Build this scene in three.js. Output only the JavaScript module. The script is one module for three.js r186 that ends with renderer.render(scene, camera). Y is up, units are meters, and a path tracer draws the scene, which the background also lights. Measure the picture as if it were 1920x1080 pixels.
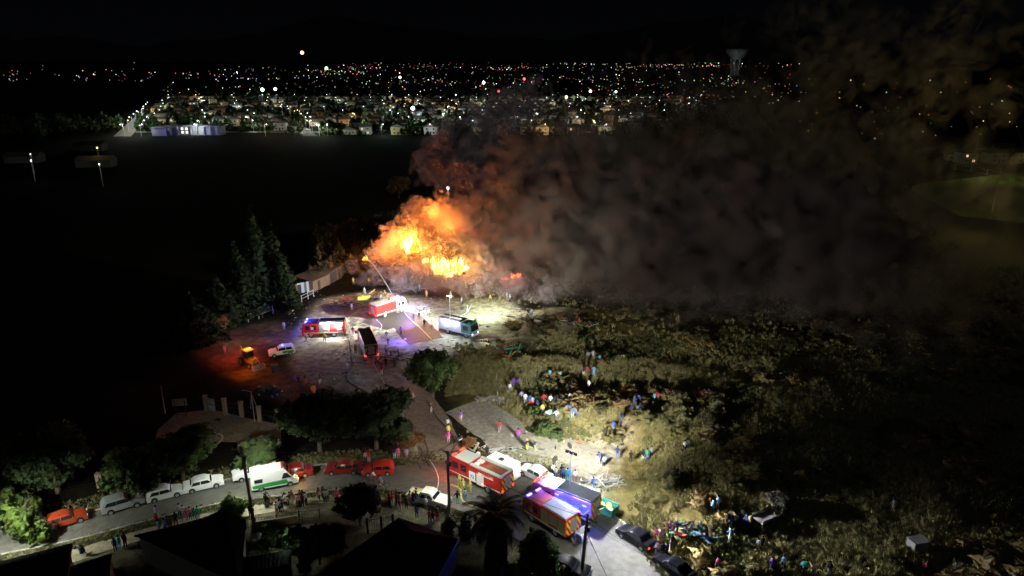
import * as THREE from 'three';
import { mergeGeometries, mergeVertices } from 'three/addons/utils/BufferGeometryUtils.js';
import { RoundedBoxGeometry } from 'three/addons/geometries/RoundedBoxGeometry.js';
import { MarchingCubes } from 'three/addons/objects/MarchingCubes.js';
import { ImprovedNoise } from 'three/addons/math/ImprovedNoise.js';

// ------------------------------------------------------------------ camera, sky, moon, exposure
const scene = new THREE.Scene();
const EYE = new THREE.Vector3(0, 50, 0), PITCH = THREE.MathUtils.degToRad(-18), FPX = 1323;   // a drone 50 m up, looking 18 degrees down
const camera = new THREE.PerspectiveCamera(2 * Math.atan(540 / FPX) * 180 / Math.PI, 1920 / 1080, 0.5, 30000);
camera.position.copy(EYE); camera.rotation.set(PITCH, 0, 0); scene.add(camera);
const renderer = new THREE.WebGLRenderer();
renderer.toneMapping = THREE.LinearToneMapping; renderer.toneMappingExposure = 1.0;
renderer.shadowMap.enabled = true;
{ // night sky: nearly black, a breath of town glow low down all round
  const W = 64, H = 32, d = new Float32Array(W * H * 4);
  for (let r = 0; r < H; r++) for (let c = 0; c < W; c++) {
    const el = ((r + 0.5) / H - 0.5) * 180, g = el > 0 ? Math.exp(-el / 7) : 1, i = (r * W + c) * 4;
    d[i] = 0.0003 + 0.0009 * g; d[i + 1] = 0.00035 + 0.001 * g; d[i + 2] = 0.0005 + 0.0013 * g; d[i + 3] = 1;
  }
  const t = new THREE.DataTexture(d, W, H, THREE.RGBAFormat, THREE.FloatType);
  t.mapping = THREE.EquirectangularReflectionMapping; t.magFilter = THREE.LinearFilter; t.needsUpdate = true;
  scene.background = t; scene.environment = t;
}
const moon = new THREE.DirectionalLight(new THREE.Color(0.8, 0.92, 0.9), 0.035);
moon.position.set(-80, 120, 60); moon.target.position.set(0, 0, -110); moon.castShadow = true;
Object.assign(moon.shadow.camera, { left: -200, right: 200, top: 200, bottom: -200, far: 600 });
scene.add(moon, moon.target);

// ------------------------------------------------------------------ helpers
const V = (x, y, z) => new THREE.Vector3(x, y, z);
function rng(a) { return () => { a = (a + 0x6d2b79f5) | 0; let t = Math.imul(a ^ (a >>> 15), 1 | a); t = (t + Math.imul(t ^ (t >>> 7), 61 | t)) ^ t; return ((t ^ (t >>> 14)) >>> 0) / 4294967296; }; }
const noise = new ImprovedNoise();
const fbm = (x, y, z = 0.5, o = 4) => { let s = 0, a = 0.5; for (let i = 0; i < o; i++) { s += a * noise.noise(x, y, z + i * 7.3); x *= 2.03; y *= 2.03; z *= 2.03; a *= 0.5; } return s; };
const sst = THREE.MathUtils.smoothstep, lerp = THREE.MathUtils.lerp, clamp = THREE.MathUtils.clamp;
const used = {};
function numbered(n) { if (used[n] === undefined) { used[n] = 0; return n; } used[n]++; return n + '_' + String(used[n]).padStart(3, '0'); }

// where things stand: a place in the survey (1920 x 1080 plan of the flight's view) -> a point on the land
function ray(px, py) { return V((px - 960) / FPX, -(py - 540) / FPX, -1).applyAxisAngle(V(1, 0, 0), PITCH); }
function flat(px, py, h = 0) { const d = ray(px, py); return EYE.clone().addScaledVector(d, (h - EYE.y) / d.y); }
function at(px, py, depth) { return EYE.clone().addScaledVector(ray(px, py), depth); }
const LUMPS = [];            // [x, z, rx, rz, height]
function lump(px, py, rx, rz, h) { const p = flat(px, py); LUMPS.push([p.x, p.z, rx, rz, h]); }
const FLATS = [];            // polylines kept level: [points, half width]
function segDist(x, z, pts) { let b = 1e9; for (let i = 0; i + 1 < pts.length; i++) { const a = pts[i], c = pts[i + 1], ux = c.x - a.x, uz = c.z - a.z, t = clamp(((x - a.x) * ux + (z - a.z) * uz) / (ux * ux + uz * uz), 0, 1); b = Math.min(b, Math.hypot(x - a.x - ux * t, z - a.z - uz * t)); } return b; }
function height(x, z) {
  let h = 0, rough = 0;
  for (const [cx, cz, rx, rz, hh] of LUMPS) { const q = ((x - cx) / rx) ** 2 + ((z - cz) / rz) ** 2; if (q < 6) { const g = Math.exp(-q); h += hh * g; rough += g; } }
  if (z > -200 && z < -40 && x > -20) { const f = sst(x, -5, 25) * sst(-z, 48, 62) * (1 - sst(-z, 120, 175)) * (1 - sst(x, 150, 185)); rough = Math.max(rough, f); h += f * 0.5; }
  h += Math.min(rough, 1) * (1.1 * fbm(x * 0.11, z * 0.11, 3.1, 3) + 0.5 * fbm(x * 0.35, z * 0.35, 9.2, 2));
  let k = 1; for (const [pts, w] of FLATS) k *= sst(segDist(x, z, pts), w, w + 7);
  return h * k;
}
function G(px, py) { let p = flat(px, py); for (let i = 0; i < 6; i++) p = flat(px, py, height(p.x, p.z)); p.y = height(p.x, p.z); return p; }

// materials
const mats = {};
function M(name, c, rough = 0.7, extra = {}) {
  if (!mats[name]) { const m = new THREE.MeshPhysicalMaterial({ roughness: rough, ...extra }); Array.isArray(c) ? m.color.setRGB(...c) : m.color.set(c); m.name = name; mats[name] = m; }
  return mats[name];
}
function glow(name, rgb, k = 1) { if (!mats[name]) { const m = new THREE.MeshStandardMaterial({ color: 0x111111, roughness: 0.5, emissiveIntensity: k }); m.emissive.setRGB(...rgb); m.name = name; mats[name] = m; } return mats[name]; }
const paint = (name, c) => M(name, c, 0.35, { clearcoat: 0.8, clearcoatRoughness: 0.08 });

// geometry
function tf(g, x = 0, y = 0, z = 0, ry = 0, rx = 0, rz = 0) { if (rx) g.rotateX(rx); if (rz) g.rotateZ(rz); if (ry) g.rotateY(ry); g.translate(x, y, z); return g; }
const bx = (w, h, d, x = 0, y = 0, z = 0, ry = 0, rx = 0, rz = 0) => tf(new THREE.BoxGeometry(w, h, d), x, y, z, ry, rx, rz);
const rb = (w, h, d, x = 0, y = 0, z = 0, r = 0.06, ry = 0) => tf(new RoundedBoxGeometry(w, h, d, 2, Math.min(r, w / 2.1, h / 2.1, d / 2.1)), x, y, z, ry);
const cy = (r1, r2, h, x = 0, y = 0, z = 0, n = 12, rx = 0, rz = 0) => tf(new THREE.CylinderGeometry(r1, r2, h, n), x, y, z, 0, rx, rz);
const sp = (r, x = 0, y = 0, z = 0, sx = 1, sy = 1, sz = 1) => { const g = new THREE.SphereGeometry(r, 12, 8); g.scale(sx, sy, sz); g.translate(x, y, z); return g; };
function bar(a, b, r, n = 6, r2 = r) { const d = b.clone().sub(a), g = new THREE.CylinderGeometry(r2, r, d.length(), n); g.applyQuaternion(new THREE.Quaternion().setFromUnitVectors(V(0, 1, 0), d.clone().normalize())); g.translate((a.x + b.x) / 2, (a.y + b.y) / 2, (a.z + b.z) / 2); return g; }
function tube(pts, r, n = 48, m = 5) { return new THREE.TubeGeometry(new THREE.CatmullRomCurve3(pts), n, r, m); }
function merge(gs) {
  gs = [].concat(gs); if (gs.length === 1) return gs[0];
  const keep = ['position', 'normal', 'uv']; const col = gs.some((g) => g.attributes.color); if (col) keep.push('color');
  return mergeGeometries(gs.map((g) => { g = g.index ? g.toNonIndexed() : g; for (const k of Object.keys(g.attributes)) if (!keep.includes(k)) g.deleteAttribute(k); if (!g.attributes.uv) g.setAttribute('uv', new THREE.BufferAttribute(new Float32Array(g.attributes.position.count * 2), 2)); return g; }));
}
function poly(pts, y0, y1) { // prism over a plan outline (array of Vector3), from y0 to y1
  const s = new THREE.Shape(pts.map((p) => new THREE.Vector2(p.x, -p.z))), g = new THREE.ExtrudeGeometry(s, { depth: y1 - y0, bevelEnabled: false });
  g.rotateX(-Math.PI / 2); g.translate(0, y0, 0); return g;
}
function obj(name, geo, mat, parent) {
  const m = new THREE.Mesh(merge(geo), mat); m.name = parent && parent !== scene ? name : numbered(name);
  m.castShadow = m.receiveShadow = true; (parent || scene).add(m); return m;
}
function tag(o, label, category, group, kind) { if (label) o.userData.label = label; if (category) o.userData.category = category; if (group) o.userData.group = group; if (kind) o.userData.kind = kind; return o; }
function thing(name, label, category, pos, turn = 0, group) { const o = new THREE.Group(); o.name = numbered(name); o.position.copy(pos); o.rotation.y = turn; scene.add(o); return tag(o, label, category, group); }
function copy(src, label, pos, turn, group) { const o = src.clone(); o.name = numbered(src.name.replace(/_\d{3}$/, '')); o.userData = { ...src.userData }; o.position.copy(pos); if (turn !== undefined) o.rotation.y = turn; scene.add(o); return tag(o, label, null, group); }
function lamp(p, rgb, cd, size = 4) { const l = new THREE.PointLight(new THREE.Color().setRGB(...rgb), cd); l.position.copy(p); l.shadow.radius = size; l.castShadow = true; scene.add(l); return l; }
function spot(p, to, rgb, cd, angle, pen = 0.5, size = 4) { const l = new THREE.SpotLight(new THREE.Color().setRGB(...rgb), cd, 0, angle, pen); l.position.copy(p); l.target.position.copy(to); l.shadow.radius = size; l.castShadow = true; scene.add(l, l.target); return l; }
const yawTo = (a, b) => Math.atan2(-(b.z - a.z), b.x - a.x);   // turn that points +x from a to b
const inG = (o, p) => p.clone().applyAxisAngle(V(0, 1, 0), o.rotation.y).add(o.position);   // a thing's own point -> world
// ------------------------------------------------------------------ the land
const line = (a) => { const r = []; for (let i = 0; i < a.length; i += 2) r.push(flat(a[i], a[i + 1])); return r; };
const ROAD_FAR = line([-140, 1010, 0, 990, 98, 980, 183, 957, 281, 938, 397, 908, 480, 888, 572, 876, 650, 869, 735, 874, 800, 868, 850, 864, 905, 866, 960, 872, 1015, 888, 1075, 920, 1135, 958, 1190, 1000, 1235, 1050, 1275, 1100, 1300, 1160]);
const ROAD_NEAR = line([-140, 1075, 0, 1040, 133, 1013, 242, 985, 400, 946, 468, 936, 589, 922, 652, 916, 720, 918, 790, 930, 842, 950, 905, 975, 960, 1005, 1005, 1038, 1030, 1075, 1050, 1130, 1060, 1200]);
const resample = (pts, n) => new THREE.CatmullRomCurve3(pts).getSpacedPoints(n);
const roadF = resample(ROAD_FAR, 120), roadN = resample(ROAD_NEAR, 120), roadMid = roadF.map((p, i) => p.clone().lerp(roadN[i], 0.5));
const TRACK = line([845, 875, 820, 820, 780, 760, 735, 700, 700, 650, 690, 620, 740, 590]);
const PATH = line([1130, 875, 1060, 850, 985, 840, 930, 800, 895, 775, 870, 760]);
FLATS.push([roadMid, 6], [TRACK, 6], [PATH, 4.5]);
FLATS.push([line([540, 660, 700, 600, 860, 620, 900, 560]), 9]);
lump(1000, 625, 12, 5, 1.8); lump(930, 650, 7, 6, 2.2); lump(1080, 600, 9, 5, 1.6); lump(1010, 690, 10, 4, 1.0);
lump(1250, 930, 12, 9, 1.2); lump(1300, 850, 16, 9, 1.3); lump(1210, 800, 9, 7, 0.5); lump(1420, 760, 20, 10, 1.2); lump(1080, 790, 8, 4, 0.8); lump(1260, 620, 18, 9, 1.6);
lump(420, 640, 9, 4, 0.9); lump(890, 735, 7, 4, 0.5); lump(680, 445, 26, 10, 2.6); lump(520, 690, 10, 1.2, 0.7);

function texture(w, h, draw, srgb = true) { const c = document.createElement('canvas'); c.width = w; c.height = h; draw(c.getContext('2d'), w, h); const t = new THREE.CanvasTexture(c); if (srgb) t.colorSpace = THREE.SRGBColorSpace; t.wrapS = t.wrapT = THREE.RepeatWrapping; return t; }
const X0 = -150, X1 = 150, Z0 = -240, Z1 = -30;
const soil = texture(2048, 1436, (g, W, H) => {
  const px = (p) => [(p.x - X0) / (X1 - X0) * W, (p.z - Z0) / (Z1 - Z0) * H], r = rng(5);
  const area = (a, c, blur = 10) => { g.filter = `blur(${blur}px)`; g.fillStyle = c; g.beginPath(); for (let i = 0; i < a.length; i += 2) { const [x, y] = px(flat(a[i], a[i + 1])); i ? g.lineTo(x, y) : g.moveTo(x, y); } g.fill(); g.filter = 'none'; };
  g.fillStyle = '#1b1913'; g.fillRect(0, 0, W, H);
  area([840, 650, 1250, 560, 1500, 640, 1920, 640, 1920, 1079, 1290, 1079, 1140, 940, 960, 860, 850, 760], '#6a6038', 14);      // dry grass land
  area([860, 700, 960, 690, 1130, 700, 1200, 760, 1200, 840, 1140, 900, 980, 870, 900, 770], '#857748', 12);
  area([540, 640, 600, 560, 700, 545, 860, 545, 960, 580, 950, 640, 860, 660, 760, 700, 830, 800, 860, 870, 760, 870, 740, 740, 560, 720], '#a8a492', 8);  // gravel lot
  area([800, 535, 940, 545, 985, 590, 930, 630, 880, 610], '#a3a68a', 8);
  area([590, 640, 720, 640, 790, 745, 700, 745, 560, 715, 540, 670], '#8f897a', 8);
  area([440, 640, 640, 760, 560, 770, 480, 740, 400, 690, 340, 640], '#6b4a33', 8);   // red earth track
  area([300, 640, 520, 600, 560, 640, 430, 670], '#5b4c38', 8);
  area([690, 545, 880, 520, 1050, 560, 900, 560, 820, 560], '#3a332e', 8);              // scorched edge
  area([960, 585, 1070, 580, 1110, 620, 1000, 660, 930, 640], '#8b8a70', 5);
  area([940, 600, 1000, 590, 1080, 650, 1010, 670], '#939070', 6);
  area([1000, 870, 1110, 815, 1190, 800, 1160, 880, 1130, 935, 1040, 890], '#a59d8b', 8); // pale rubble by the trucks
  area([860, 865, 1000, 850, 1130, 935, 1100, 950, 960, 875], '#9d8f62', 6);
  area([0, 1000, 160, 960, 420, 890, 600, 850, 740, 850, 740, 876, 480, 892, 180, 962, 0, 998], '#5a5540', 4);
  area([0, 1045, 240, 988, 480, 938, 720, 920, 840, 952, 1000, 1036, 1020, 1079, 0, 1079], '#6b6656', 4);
  // litter and tufts
  for (let i = 0; i < 16000; i++) { const x = r() * W, y = r() * H, s = 0.6 + 2.4 * r() * r(); g.fillStyle = r() < 0.5 ? `rgba(30,26,18,${0.15 + 0.25 * r()})` : `rgba(150,140,110,${0.08 + 0.2 * r()})`; g.fillRect(x, y, s, s); }
  const d = g.getImageData(0, 0, W, H), a = d.data;
  for (let y = 0; y < H; y++) for (let x = 0; x < W; x++) {
    const k = 1 + 0.5 * fbm(x * 0.013, y * 0.013, 2, 3) + 0.55 * fbm(x * 0.11, y * 0.11, 5, 2) + 0.22 * (r() - 0.5), i = (y * W + x) * 4;
    a[i] *= k; a[i + 1] *= k; a[i + 2] *= k * (1 + 0.06 * noise.noise(x * 0.02, y * 0.02, 8));
  }
  g.putImageData(d, 0, 0);
});
soil.wrapS = soil.wrapT = THREE.ClampToEdgeWrapping;
const grain = texture(512, 512, (g, W, H) => { const d = g.createImageData(W, H), r = rng(9); for (let y = 0; y < H; y++) for (let x = 0; x < W; x++) { const t = (x / W) * Math.PI * 2, u = (y / H) * Math.PI * 2, k = 128 + 90 * fbm(Math.cos(t) * 5 + 9, Math.sin(t) * 5 + Math.cos(u) * 5, Math.sin(u) * 5, 4) + 40 * (r() - 0.5), i = (y * W + x) * 4; d.data[i] = d.data[i + 1] = d.data[i + 2] = k; d.data[i + 3] = 255; } g.putImageData(d, 0, 0); }, false);
const grainBy = (n, m = n) => { const t = grain.clone(); t.repeat.set(n, m); return t; };
{
  const xs = [], zs = [];
  for (const k of [-14000, -6000, -2500, -1200, -600, -350, -220]) xs.push(k);
  for (let x = X0; x <= X1; x += 1) xs.push(x);
  for (const k of [220, 350, 600, 1200, 2500, 6000, 14000]) xs.push(k);
  for (const k of [-14000, -8000, -4000, -2000, -1000, -600, -400, -300]) zs.push(k);
  for (let z = Z0; z <= Z1; z += 1) zs.push(z);
  for (const k of [0, 60, 400, 3000]) zs.push(k);
  const P = [], U = [], I = [], nx = xs.length;
  zs.forEach((z, j) => xs.forEach((x, i) => { P.push(x, height(x, z), z); U.push((x - X0) / (X1 - X0), 1 - (z - Z0) / (Z1 - Z0)); if (i && j) { const a = j * nx + i; I.push(a - nx - 1, a - 1, a, a - nx - 1, a, a - nx); } }));
  const g = new THREE.BufferGeometry(); g.setAttribute('position', new THREE.Float32BufferAttribute(P, 3)); g.setAttribute('uv', new THREE.Float32BufferAttribute(U, 2)); g.setIndex(I); g.computeVertexNormals();
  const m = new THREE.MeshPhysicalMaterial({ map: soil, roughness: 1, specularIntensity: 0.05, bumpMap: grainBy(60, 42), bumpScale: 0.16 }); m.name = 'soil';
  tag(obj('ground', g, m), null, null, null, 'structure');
}
function sheet(name, A, B, y, mat, uvScale = 1) { // a strip between two lines, slightly cambered
  const P = [], U = [], I = [], n = A.length, m = 7; let run = 0;
  for (let i = 0; i < n; i++) { if (i) run += A[i].distanceTo(A[i - 1]); for (let k = 0; k < m; k++) { const t = k / (m - 1), p = A[i].clone().lerp(B[i], t); P.push(p.x, y + 0.08 * Math.sin(t * Math.PI), p.z); U.push(run * uvScale, t * A[i].distanceTo(B[i]) * uvScale); if (i && k) { const a = i * m + k; I.push(a - m - 1, a, a - 1, a - m - 1, a - m, a); } } }
  const g = new THREE.BufferGeometry(); g.setAttribute('position', new THREE.Float32BufferAttribute(P, 3)); g.setAttribute('uv', new THREE.Float32BufferAttribute(U, 2)); g.setIndex(I); g.computeVertexNormals();
  if (g.attributes.normal.getY(3) < 0) { for (let i = 0; i < I.length; i += 3) [I[i], I[i + 1]] = [I[i + 1], I[i]]; g.setIndex(I); g.computeVertexNormals(); }
  return tag(obj(name, g, mat), null, null, null, 'structure');
}
const asphaltTex = texture(1024, 1024, (g, W, H) => {
  g.fillStyle = '#57554f'; g.fillRect(0, 0, W, H); const r = rng(21);
  for (let i = 0; i < 46; i++) { g.fillStyle = `rgba(${r() < 0.5 ? '40,38,35' : '128,124,112'},${0.06 + 0.1 * r()})`; g.beginPath(); g.ellipse(r() * W, r() * H, 20 + 90 * r(), 10 + 40 * r(), r() * 3, 0, 7); g.fill(); }
  g.strokeStyle = 'rgba(25,24,22,0.75)'; for (let i = 0; i < 22; i++) { g.lineWidth = 1 + 1.5 * r(); g.beginPath(); let x = r() * W, y = r() * H, a = r() * 6; g.moveTo(x, y); for (let k = 0; k < 14; k++) { a += (r() - 0.5) * 0.9; x += Math.cos(a) * 20; y += Math.sin(a) * 20; g.lineTo(x, y); } g.stroke(); }
  const d = g.getImageData(0, 0, W, H), a = d.data; for (let i = 0; i < a.length; i += 4) { const x = (i / 4) % W, y = (i / 4 / W) | 0, k = 0.86 + 0.3 * r() + 0.35 * fbm(x * 0.02, y * 0.02, 4, 3); a[i] *= k; a[i + 1] *= k; a[i + 2] *= k; } g.putImageData(d, 0, 0);
});
const asphaltBy = (s) => { const t = asphaltTex.clone(); t.repeat.set(s, s); return t; };
const asphalt = new THREE.MeshPhysicalMaterial({ map: asphaltBy(0.06), roughness: 0.62, bumpMap: grainBy(0.7), bumpScale: 0.02 }); asphalt.name = 'asphalt';
sheet('road', roadF, roadN, 0.012, asphalt);
{ // kerbs, in pieces of about 2 m
  const kerb = (pts, side, from, to, name) => { const gs = []; for (let i = from; i < to; i++) { const a = pts[i], b = pts[i + 1], n = V(-(b.z - a.z), 0, b.x - a.x).normalize().multiplyScalar(side * 0.11), L = a.distanceTo(b) - 0.02; gs.push(rb(L, 0.3, 0.18, (a.x + b.x) / 2 + n.x, -0.01, (a.z + b.z) / 2 + n.z, 0.03, yawTo(a, b))); } tag(obj(name, gs, M('concrete', [0.34, 0.32, 0.27], 0.9, { bumpMap: grainBy(1), bumpScale: 0.01 })), null, null, null, 'structure'); };
  kerb(roadF, -1, 4, 60, 'kerb'); kerb(roadN, 1, 4, 66, 'kerb'); kerb(roadF, -1, 92, 118, 'kerb');
}
const concreteSlab = new THREE.MeshStandardMaterial({ map: (() => { const t = asphaltTex.clone(); t.repeat.set(0.09, 0.09); return t; })(), color: new THREE.Color(2.6, 2.35, 1.9), roughness: 0.9 }); concreteSlab.name = 'pavement_concrete';
{ // pavement along the houses: slabs of about 1.2 m
  const p = new THREE.Group(); p.name = 'pavement'; p.userData.kind = 'structure'; scene.add(p);
  const A = roadN.map((q, i) => q.clone().add(q.clone().sub(roadF[i]).normalize().multiplyScalar(2.0))), B = roadN.map((q, i) => q.clone().add(q.clone().sub(roadF[i]).normalize().multiplyScalar(4.6)));
  const r = rng(77);
  for (let i = 4; i < 74; i++) for (let k = 0; k < 2; k++) {
    const q = (t, s) => A[i + t].clone().lerp(B[i + t], (k + s) / 2), c = [q(0, 0.01), q(0.0, 0.985), q(1, 0.985), q(1, 0.01)].map((v) => v), m = c[0].clone().add(c[2]).multiplyScalar(0.5);
    obj('slab', poly(c.map((v) => v.lerp(m, 0.012)), -0.1, 0.045 + 0.012 * r()), concreteSlab, p);
  }
}
{ // the side strip of worn asphalt and the earth track into the lot
  const strip = (pts, w, y, name, mat, n = 40) => { const c = resample(pts, n), A = [], B = []; c.forEach((p, i) => { const d = c[Math.min(i + 1, n)].clone().sub(c[Math.max(i - 1, 0)]).normalize(), s = V(-d.z, 0, d.x).multiplyScalar(w * (1 + 0.12 * noise.noise(i * 0.3, w, y * 90))); A.push(p.clone().add(s)); B.push(p.clone().sub(s)); }); return sheet(name, A, B, y, mat); };
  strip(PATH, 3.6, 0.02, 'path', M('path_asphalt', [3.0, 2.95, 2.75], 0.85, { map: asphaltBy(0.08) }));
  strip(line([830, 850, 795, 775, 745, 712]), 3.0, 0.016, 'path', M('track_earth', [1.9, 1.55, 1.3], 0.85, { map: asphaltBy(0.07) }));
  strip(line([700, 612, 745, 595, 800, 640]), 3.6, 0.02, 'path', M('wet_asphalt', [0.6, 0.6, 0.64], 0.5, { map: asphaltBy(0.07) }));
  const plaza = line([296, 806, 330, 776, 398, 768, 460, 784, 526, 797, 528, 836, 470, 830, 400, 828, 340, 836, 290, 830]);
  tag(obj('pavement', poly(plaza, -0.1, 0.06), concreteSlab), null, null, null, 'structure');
}
{ // dry grass: many thousand tufts over the open land on the right and the verges
  const r = rng(31), blade = []; 
  for (let i = 0; i < 16; i++) { const a = r() * 6.28, q = 0.3 * Math.sqrt(r()), h = 0.45 + 0.5 * r(), w = 0.03 + 0.03 * r(), bend = 0.35 * r(), x = Math.cos(a) * q, z = Math.sin(a) * q, o = a + r() * 2, wx = Math.cos(o) * w, wz = Math.sin(o) * w, tx = x + Math.cos(a) * bend, tz = z + Math.sin(a) * bend;
    blade.push(x - wx, 0, z - wz, x + wx, 0, z + wz, (x + tx) / 2 + wx * 0.8, h * 0.6, (z + tz) / 2 + wz * 0.8, x - wx, 0, z - wz, (x + tx) / 2 + wx * 0.8, h * 0.6, (z + tz) / 2 + wz * 0.8, (x + tx) / 2 - wx * 0.8, h * 0.6, (z + tz) / 2 - wz * 0.8, (x + tx) / 2 - wx * 0.8, h * 0.6, (z + tz) / 2 - wz * 0.8, (x + tx) / 2 + wx * 0.8, h * 0.6, (z + tz) / 2 + wz * 0.8, tx, h, tz); }
  const g = new THREE.BufferGeometry(); g.setAttribute('position', new THREE.Float32BufferAttribute(blade, 3)); g.computeVertexNormals();
  const mat = new THREE.MeshPhysicalMaterial({ roughness: 1, side: THREE.DoubleSide, specularIntensity: 0.1 }); mat.name = 'dry_grass_blades';
  const list = [], m4 = new THREE.Matrix4(), q = new THREE.Quaternion(), up = V(0, 1, 0);
  const road = (x, z) => Math.min(segDist(x, z, roadMid.filter((_, i) => i % 4 === 0)) - 4.6, segDist(x, z, PATH) - 3.8, segDist(x, z, TRACK) - 4.2);
  const clearing = [[1100, 870, 9], [1060, 895, 8], [1130, 905, 7], [1150, 850, 6], [1172, 825, 3], [1185, 805, 2.6], [1196, 788, 2.2], [1210, 772, 2.2], [1030, 745, 2.5], [1070, 752, 2], [1140, 960, 4], [1220, 770, 3], [1000, 600, 14], [960, 660, 8], [900, 600, 16], [1290, 1000, 3], [1045, 920, 6]].map(([a, b, c]) => [flat(a, b), c]);
  for (let i = 0; i < 230000; i++) {
    const far = r() < 0.25, x = far ? -10 + 170 * r() : -11 + 128 * r(), z = far ? -60 - 110 * r() : -52 - 70 * r();
    if ((x < -2 + 0.35 * (z + 105) && !(x > -10.5 && z > -121 && z < -88)) || x > 0.85 * -z + 20) continue;
    const dens = 0.55 + 0.9 * fbm(x * 0.09, z * 0.09, 4.4, 3); if (r() > dens + 0.25 || road(x, z) < 0.2 * r()) continue;
    let ok = true; for (const [c, k] of clearing) if (Math.hypot(x - c.x, z - c.z) < k * (0.75 + 0.35 * noise.noise(x * 0.4, z * 0.4, 1))) { ok = r() < 0.06; break; }
    if (!ok || (z < -112 && r() < 0.72)) continue;
    const s = (0.38 + 0.42 * r()) * (0.7 + 1.6 * Math.max(0, fbm(x * 0.13, z * 0.13, 7.7, 2)) + (far ? 0.3 : 0));
    list.push([x, height(x, z) - 0.05, z, s, 0.5 + 0.5 * fbm(x * 0.07, z * 0.07, 11, 3), r()]);
  }
  // verges of the street and track
  for (let i = 0; i < 5200; i++) { const k = 4 + Math.floor(r() * 84), side = r() < 0.6, p = side ? roadF[k] : roadN[k], o = side ? roadN[k] : roadF[k], d = p.clone().sub(o).normalize(), e = side ? 0.4 + 3.4 * r() : 0.3 + 1.4 * r(), j = r() * 2 - 1, x = p.x + d.x * e - d.z * j, z = p.z + d.z * e + d.x * j; if (k > 66 && k < 84 && side && e > 0.9 && segDist(x, z, TRACK) < 4) continue; list.push([x, -0.03, z, 0.16 + 0.24 * r(), 0.35 + 0.45 * r(), r()]); }
  const im = new THREE.InstancedMesh(g, mat, list.length), c = new THREE.Color();
  list.forEach(([x, y, z, s, t, u], i) => { q.setFromAxisAngle(up, u * 40); im.setMatrixAt(i, m4.compose(V(x, y, z), q, V(s * 1.25, s * (0.7 + 0.6 * u), s * 1.25))); const k = 0.55 + 0.7 * u; t > 0.57 ? c.setRGB(0.11 * k, 0.12 * k, 0.055 * k) : c.setRGB(0.25 * k, 0.225 * k, 0.105 * k); im.setColorAt(i, c); });
  im.name = 'dry_grass'; tag(im, 'tall dry yellow grass covering the open land on the right', 'grass', null, 'stuff'); scene.add(im);
}

{ // litter, stones and splinters over the lot and the trodden ground
  const r = rng(404), L = []; for (let i = 0; i < 5200; i++) { const px = i % 3 ? 540 + 470 * r() : 860 + 330 * r(), py = i % 3 ? 540 + 190 * r() : 740 + 170 * r(), p = G(px, py); if (segDist(p.x, p.z, roadMid.filter((_, k) => k % 5 === 0)) < 5) continue; if (fbm(p.x * 0.12, p.z * 0.12, 17, 2) < -0.02 + 0.12 * r()) continue; L.push([p, 0.05 + 0.16 * r() * r() + (r() < 0.04 ? 0.25 : 0), r(), r()]); }
  const m0 = M('litter_mix', [1, 1, 1], 0.9), im = new THREE.InstancedMesh(new THREE.DodecahedronGeometry(1, 0), m0, L.length), m = new THREE.Matrix4(), q = new THREE.Quaternion(), c = new THREE.Color(); L.forEach(([p, s, u, v], i) => { q.setFromAxisAngle(V(0, 1, 0), u * 9); im.setMatrixAt(i, m.compose(V(p.x, p.y + s * 0.2, p.z), q, V(s * (1 + 2 * v), s * 0.5, s))); u < 0.5 ? c.setRGB(0.05, 0.045, 0.04) : u < 0.85 ? c.setRGB(0.3, 0.28, 0.24) : u < 0.95 ? c.setRGB(0.55, 0.55, 0.53) : c.setRGB(0.2 + 0.3 * v, 0.12, 0.3 * (1 - v)); im.setColorAt(i, c); }); im.name = 'litter'; scene.add(im); tag(im, 'stones, splinters and litter strewn over the trodden ground', 'litter', null, 'stuff');
}
// ------------------------------------------------------------------ vehicles
const glass = M('dark_glass', [0.015, 0.018, 0.022], 0.06, { clearcoat: 1 });
const rubber = M('tyre_rubber', [0.02, 0.02, 0.02], 0.9), alloy = M('alloy', [0.55, 0.56, 0.58], 0.35, { metalness: 0.8 }), blackPl = M('black_plastic', [0.025, 0.025, 0.025], 0.6), steel = M('steel', [0.45, 0.46, 0.47], 0.4, { metalness: 0.7 });
const lens = M('lamp_lens', [0.75, 0.76, 0.78], 0.1, { clearcoat: 1 }), redLens = M('red_lens', [0.35, 0.012, 0.01], 0.15, { clearcoat: 1 });
const whiteGlow = glow('white_lamp_glow', [6, 6.3, 6.6]), warmGlow = glow('warm_lamp_glow', [6, 4.6, 2.6]), redGlow = glow('red_lamp_glow', [6, 0.22, 0.12]), blueGlow = glow('blue_beacon_glow', [1.1, 1.0, 9]), violetGlow = glow('violet_beacon_glow', [2.2, 1.2, 9]), amberGlow = glow('amber_lamp_glow', [6, 2.2, 0.3]);
function wheel(parent, x, z, r = 0.32, w = 0.2) {
  const t = obj('wheel', cy(r, r, w, x, r, z, 20, Math.PI / 2), rubber, parent), s = Math.sign(z);
  const rim = obj('rim', [cy(r * 0.64, r * 0.6, 0.03, x, r, z + s * (w / 2 + 0.006), 16, Math.PI / 2), ...[0, 1, 2, 3, 4].map((k) => bx(r * 0.5, 0.07, 0.02, x + Math.cos(k * 1.257) * r * 0.36, r + Math.sin(k * 1.257) * r * 0.36, z + s * (w / 2 + 0.028), 0, 0, k * 1.257))], alloy, t);
  return t;
}
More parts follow.
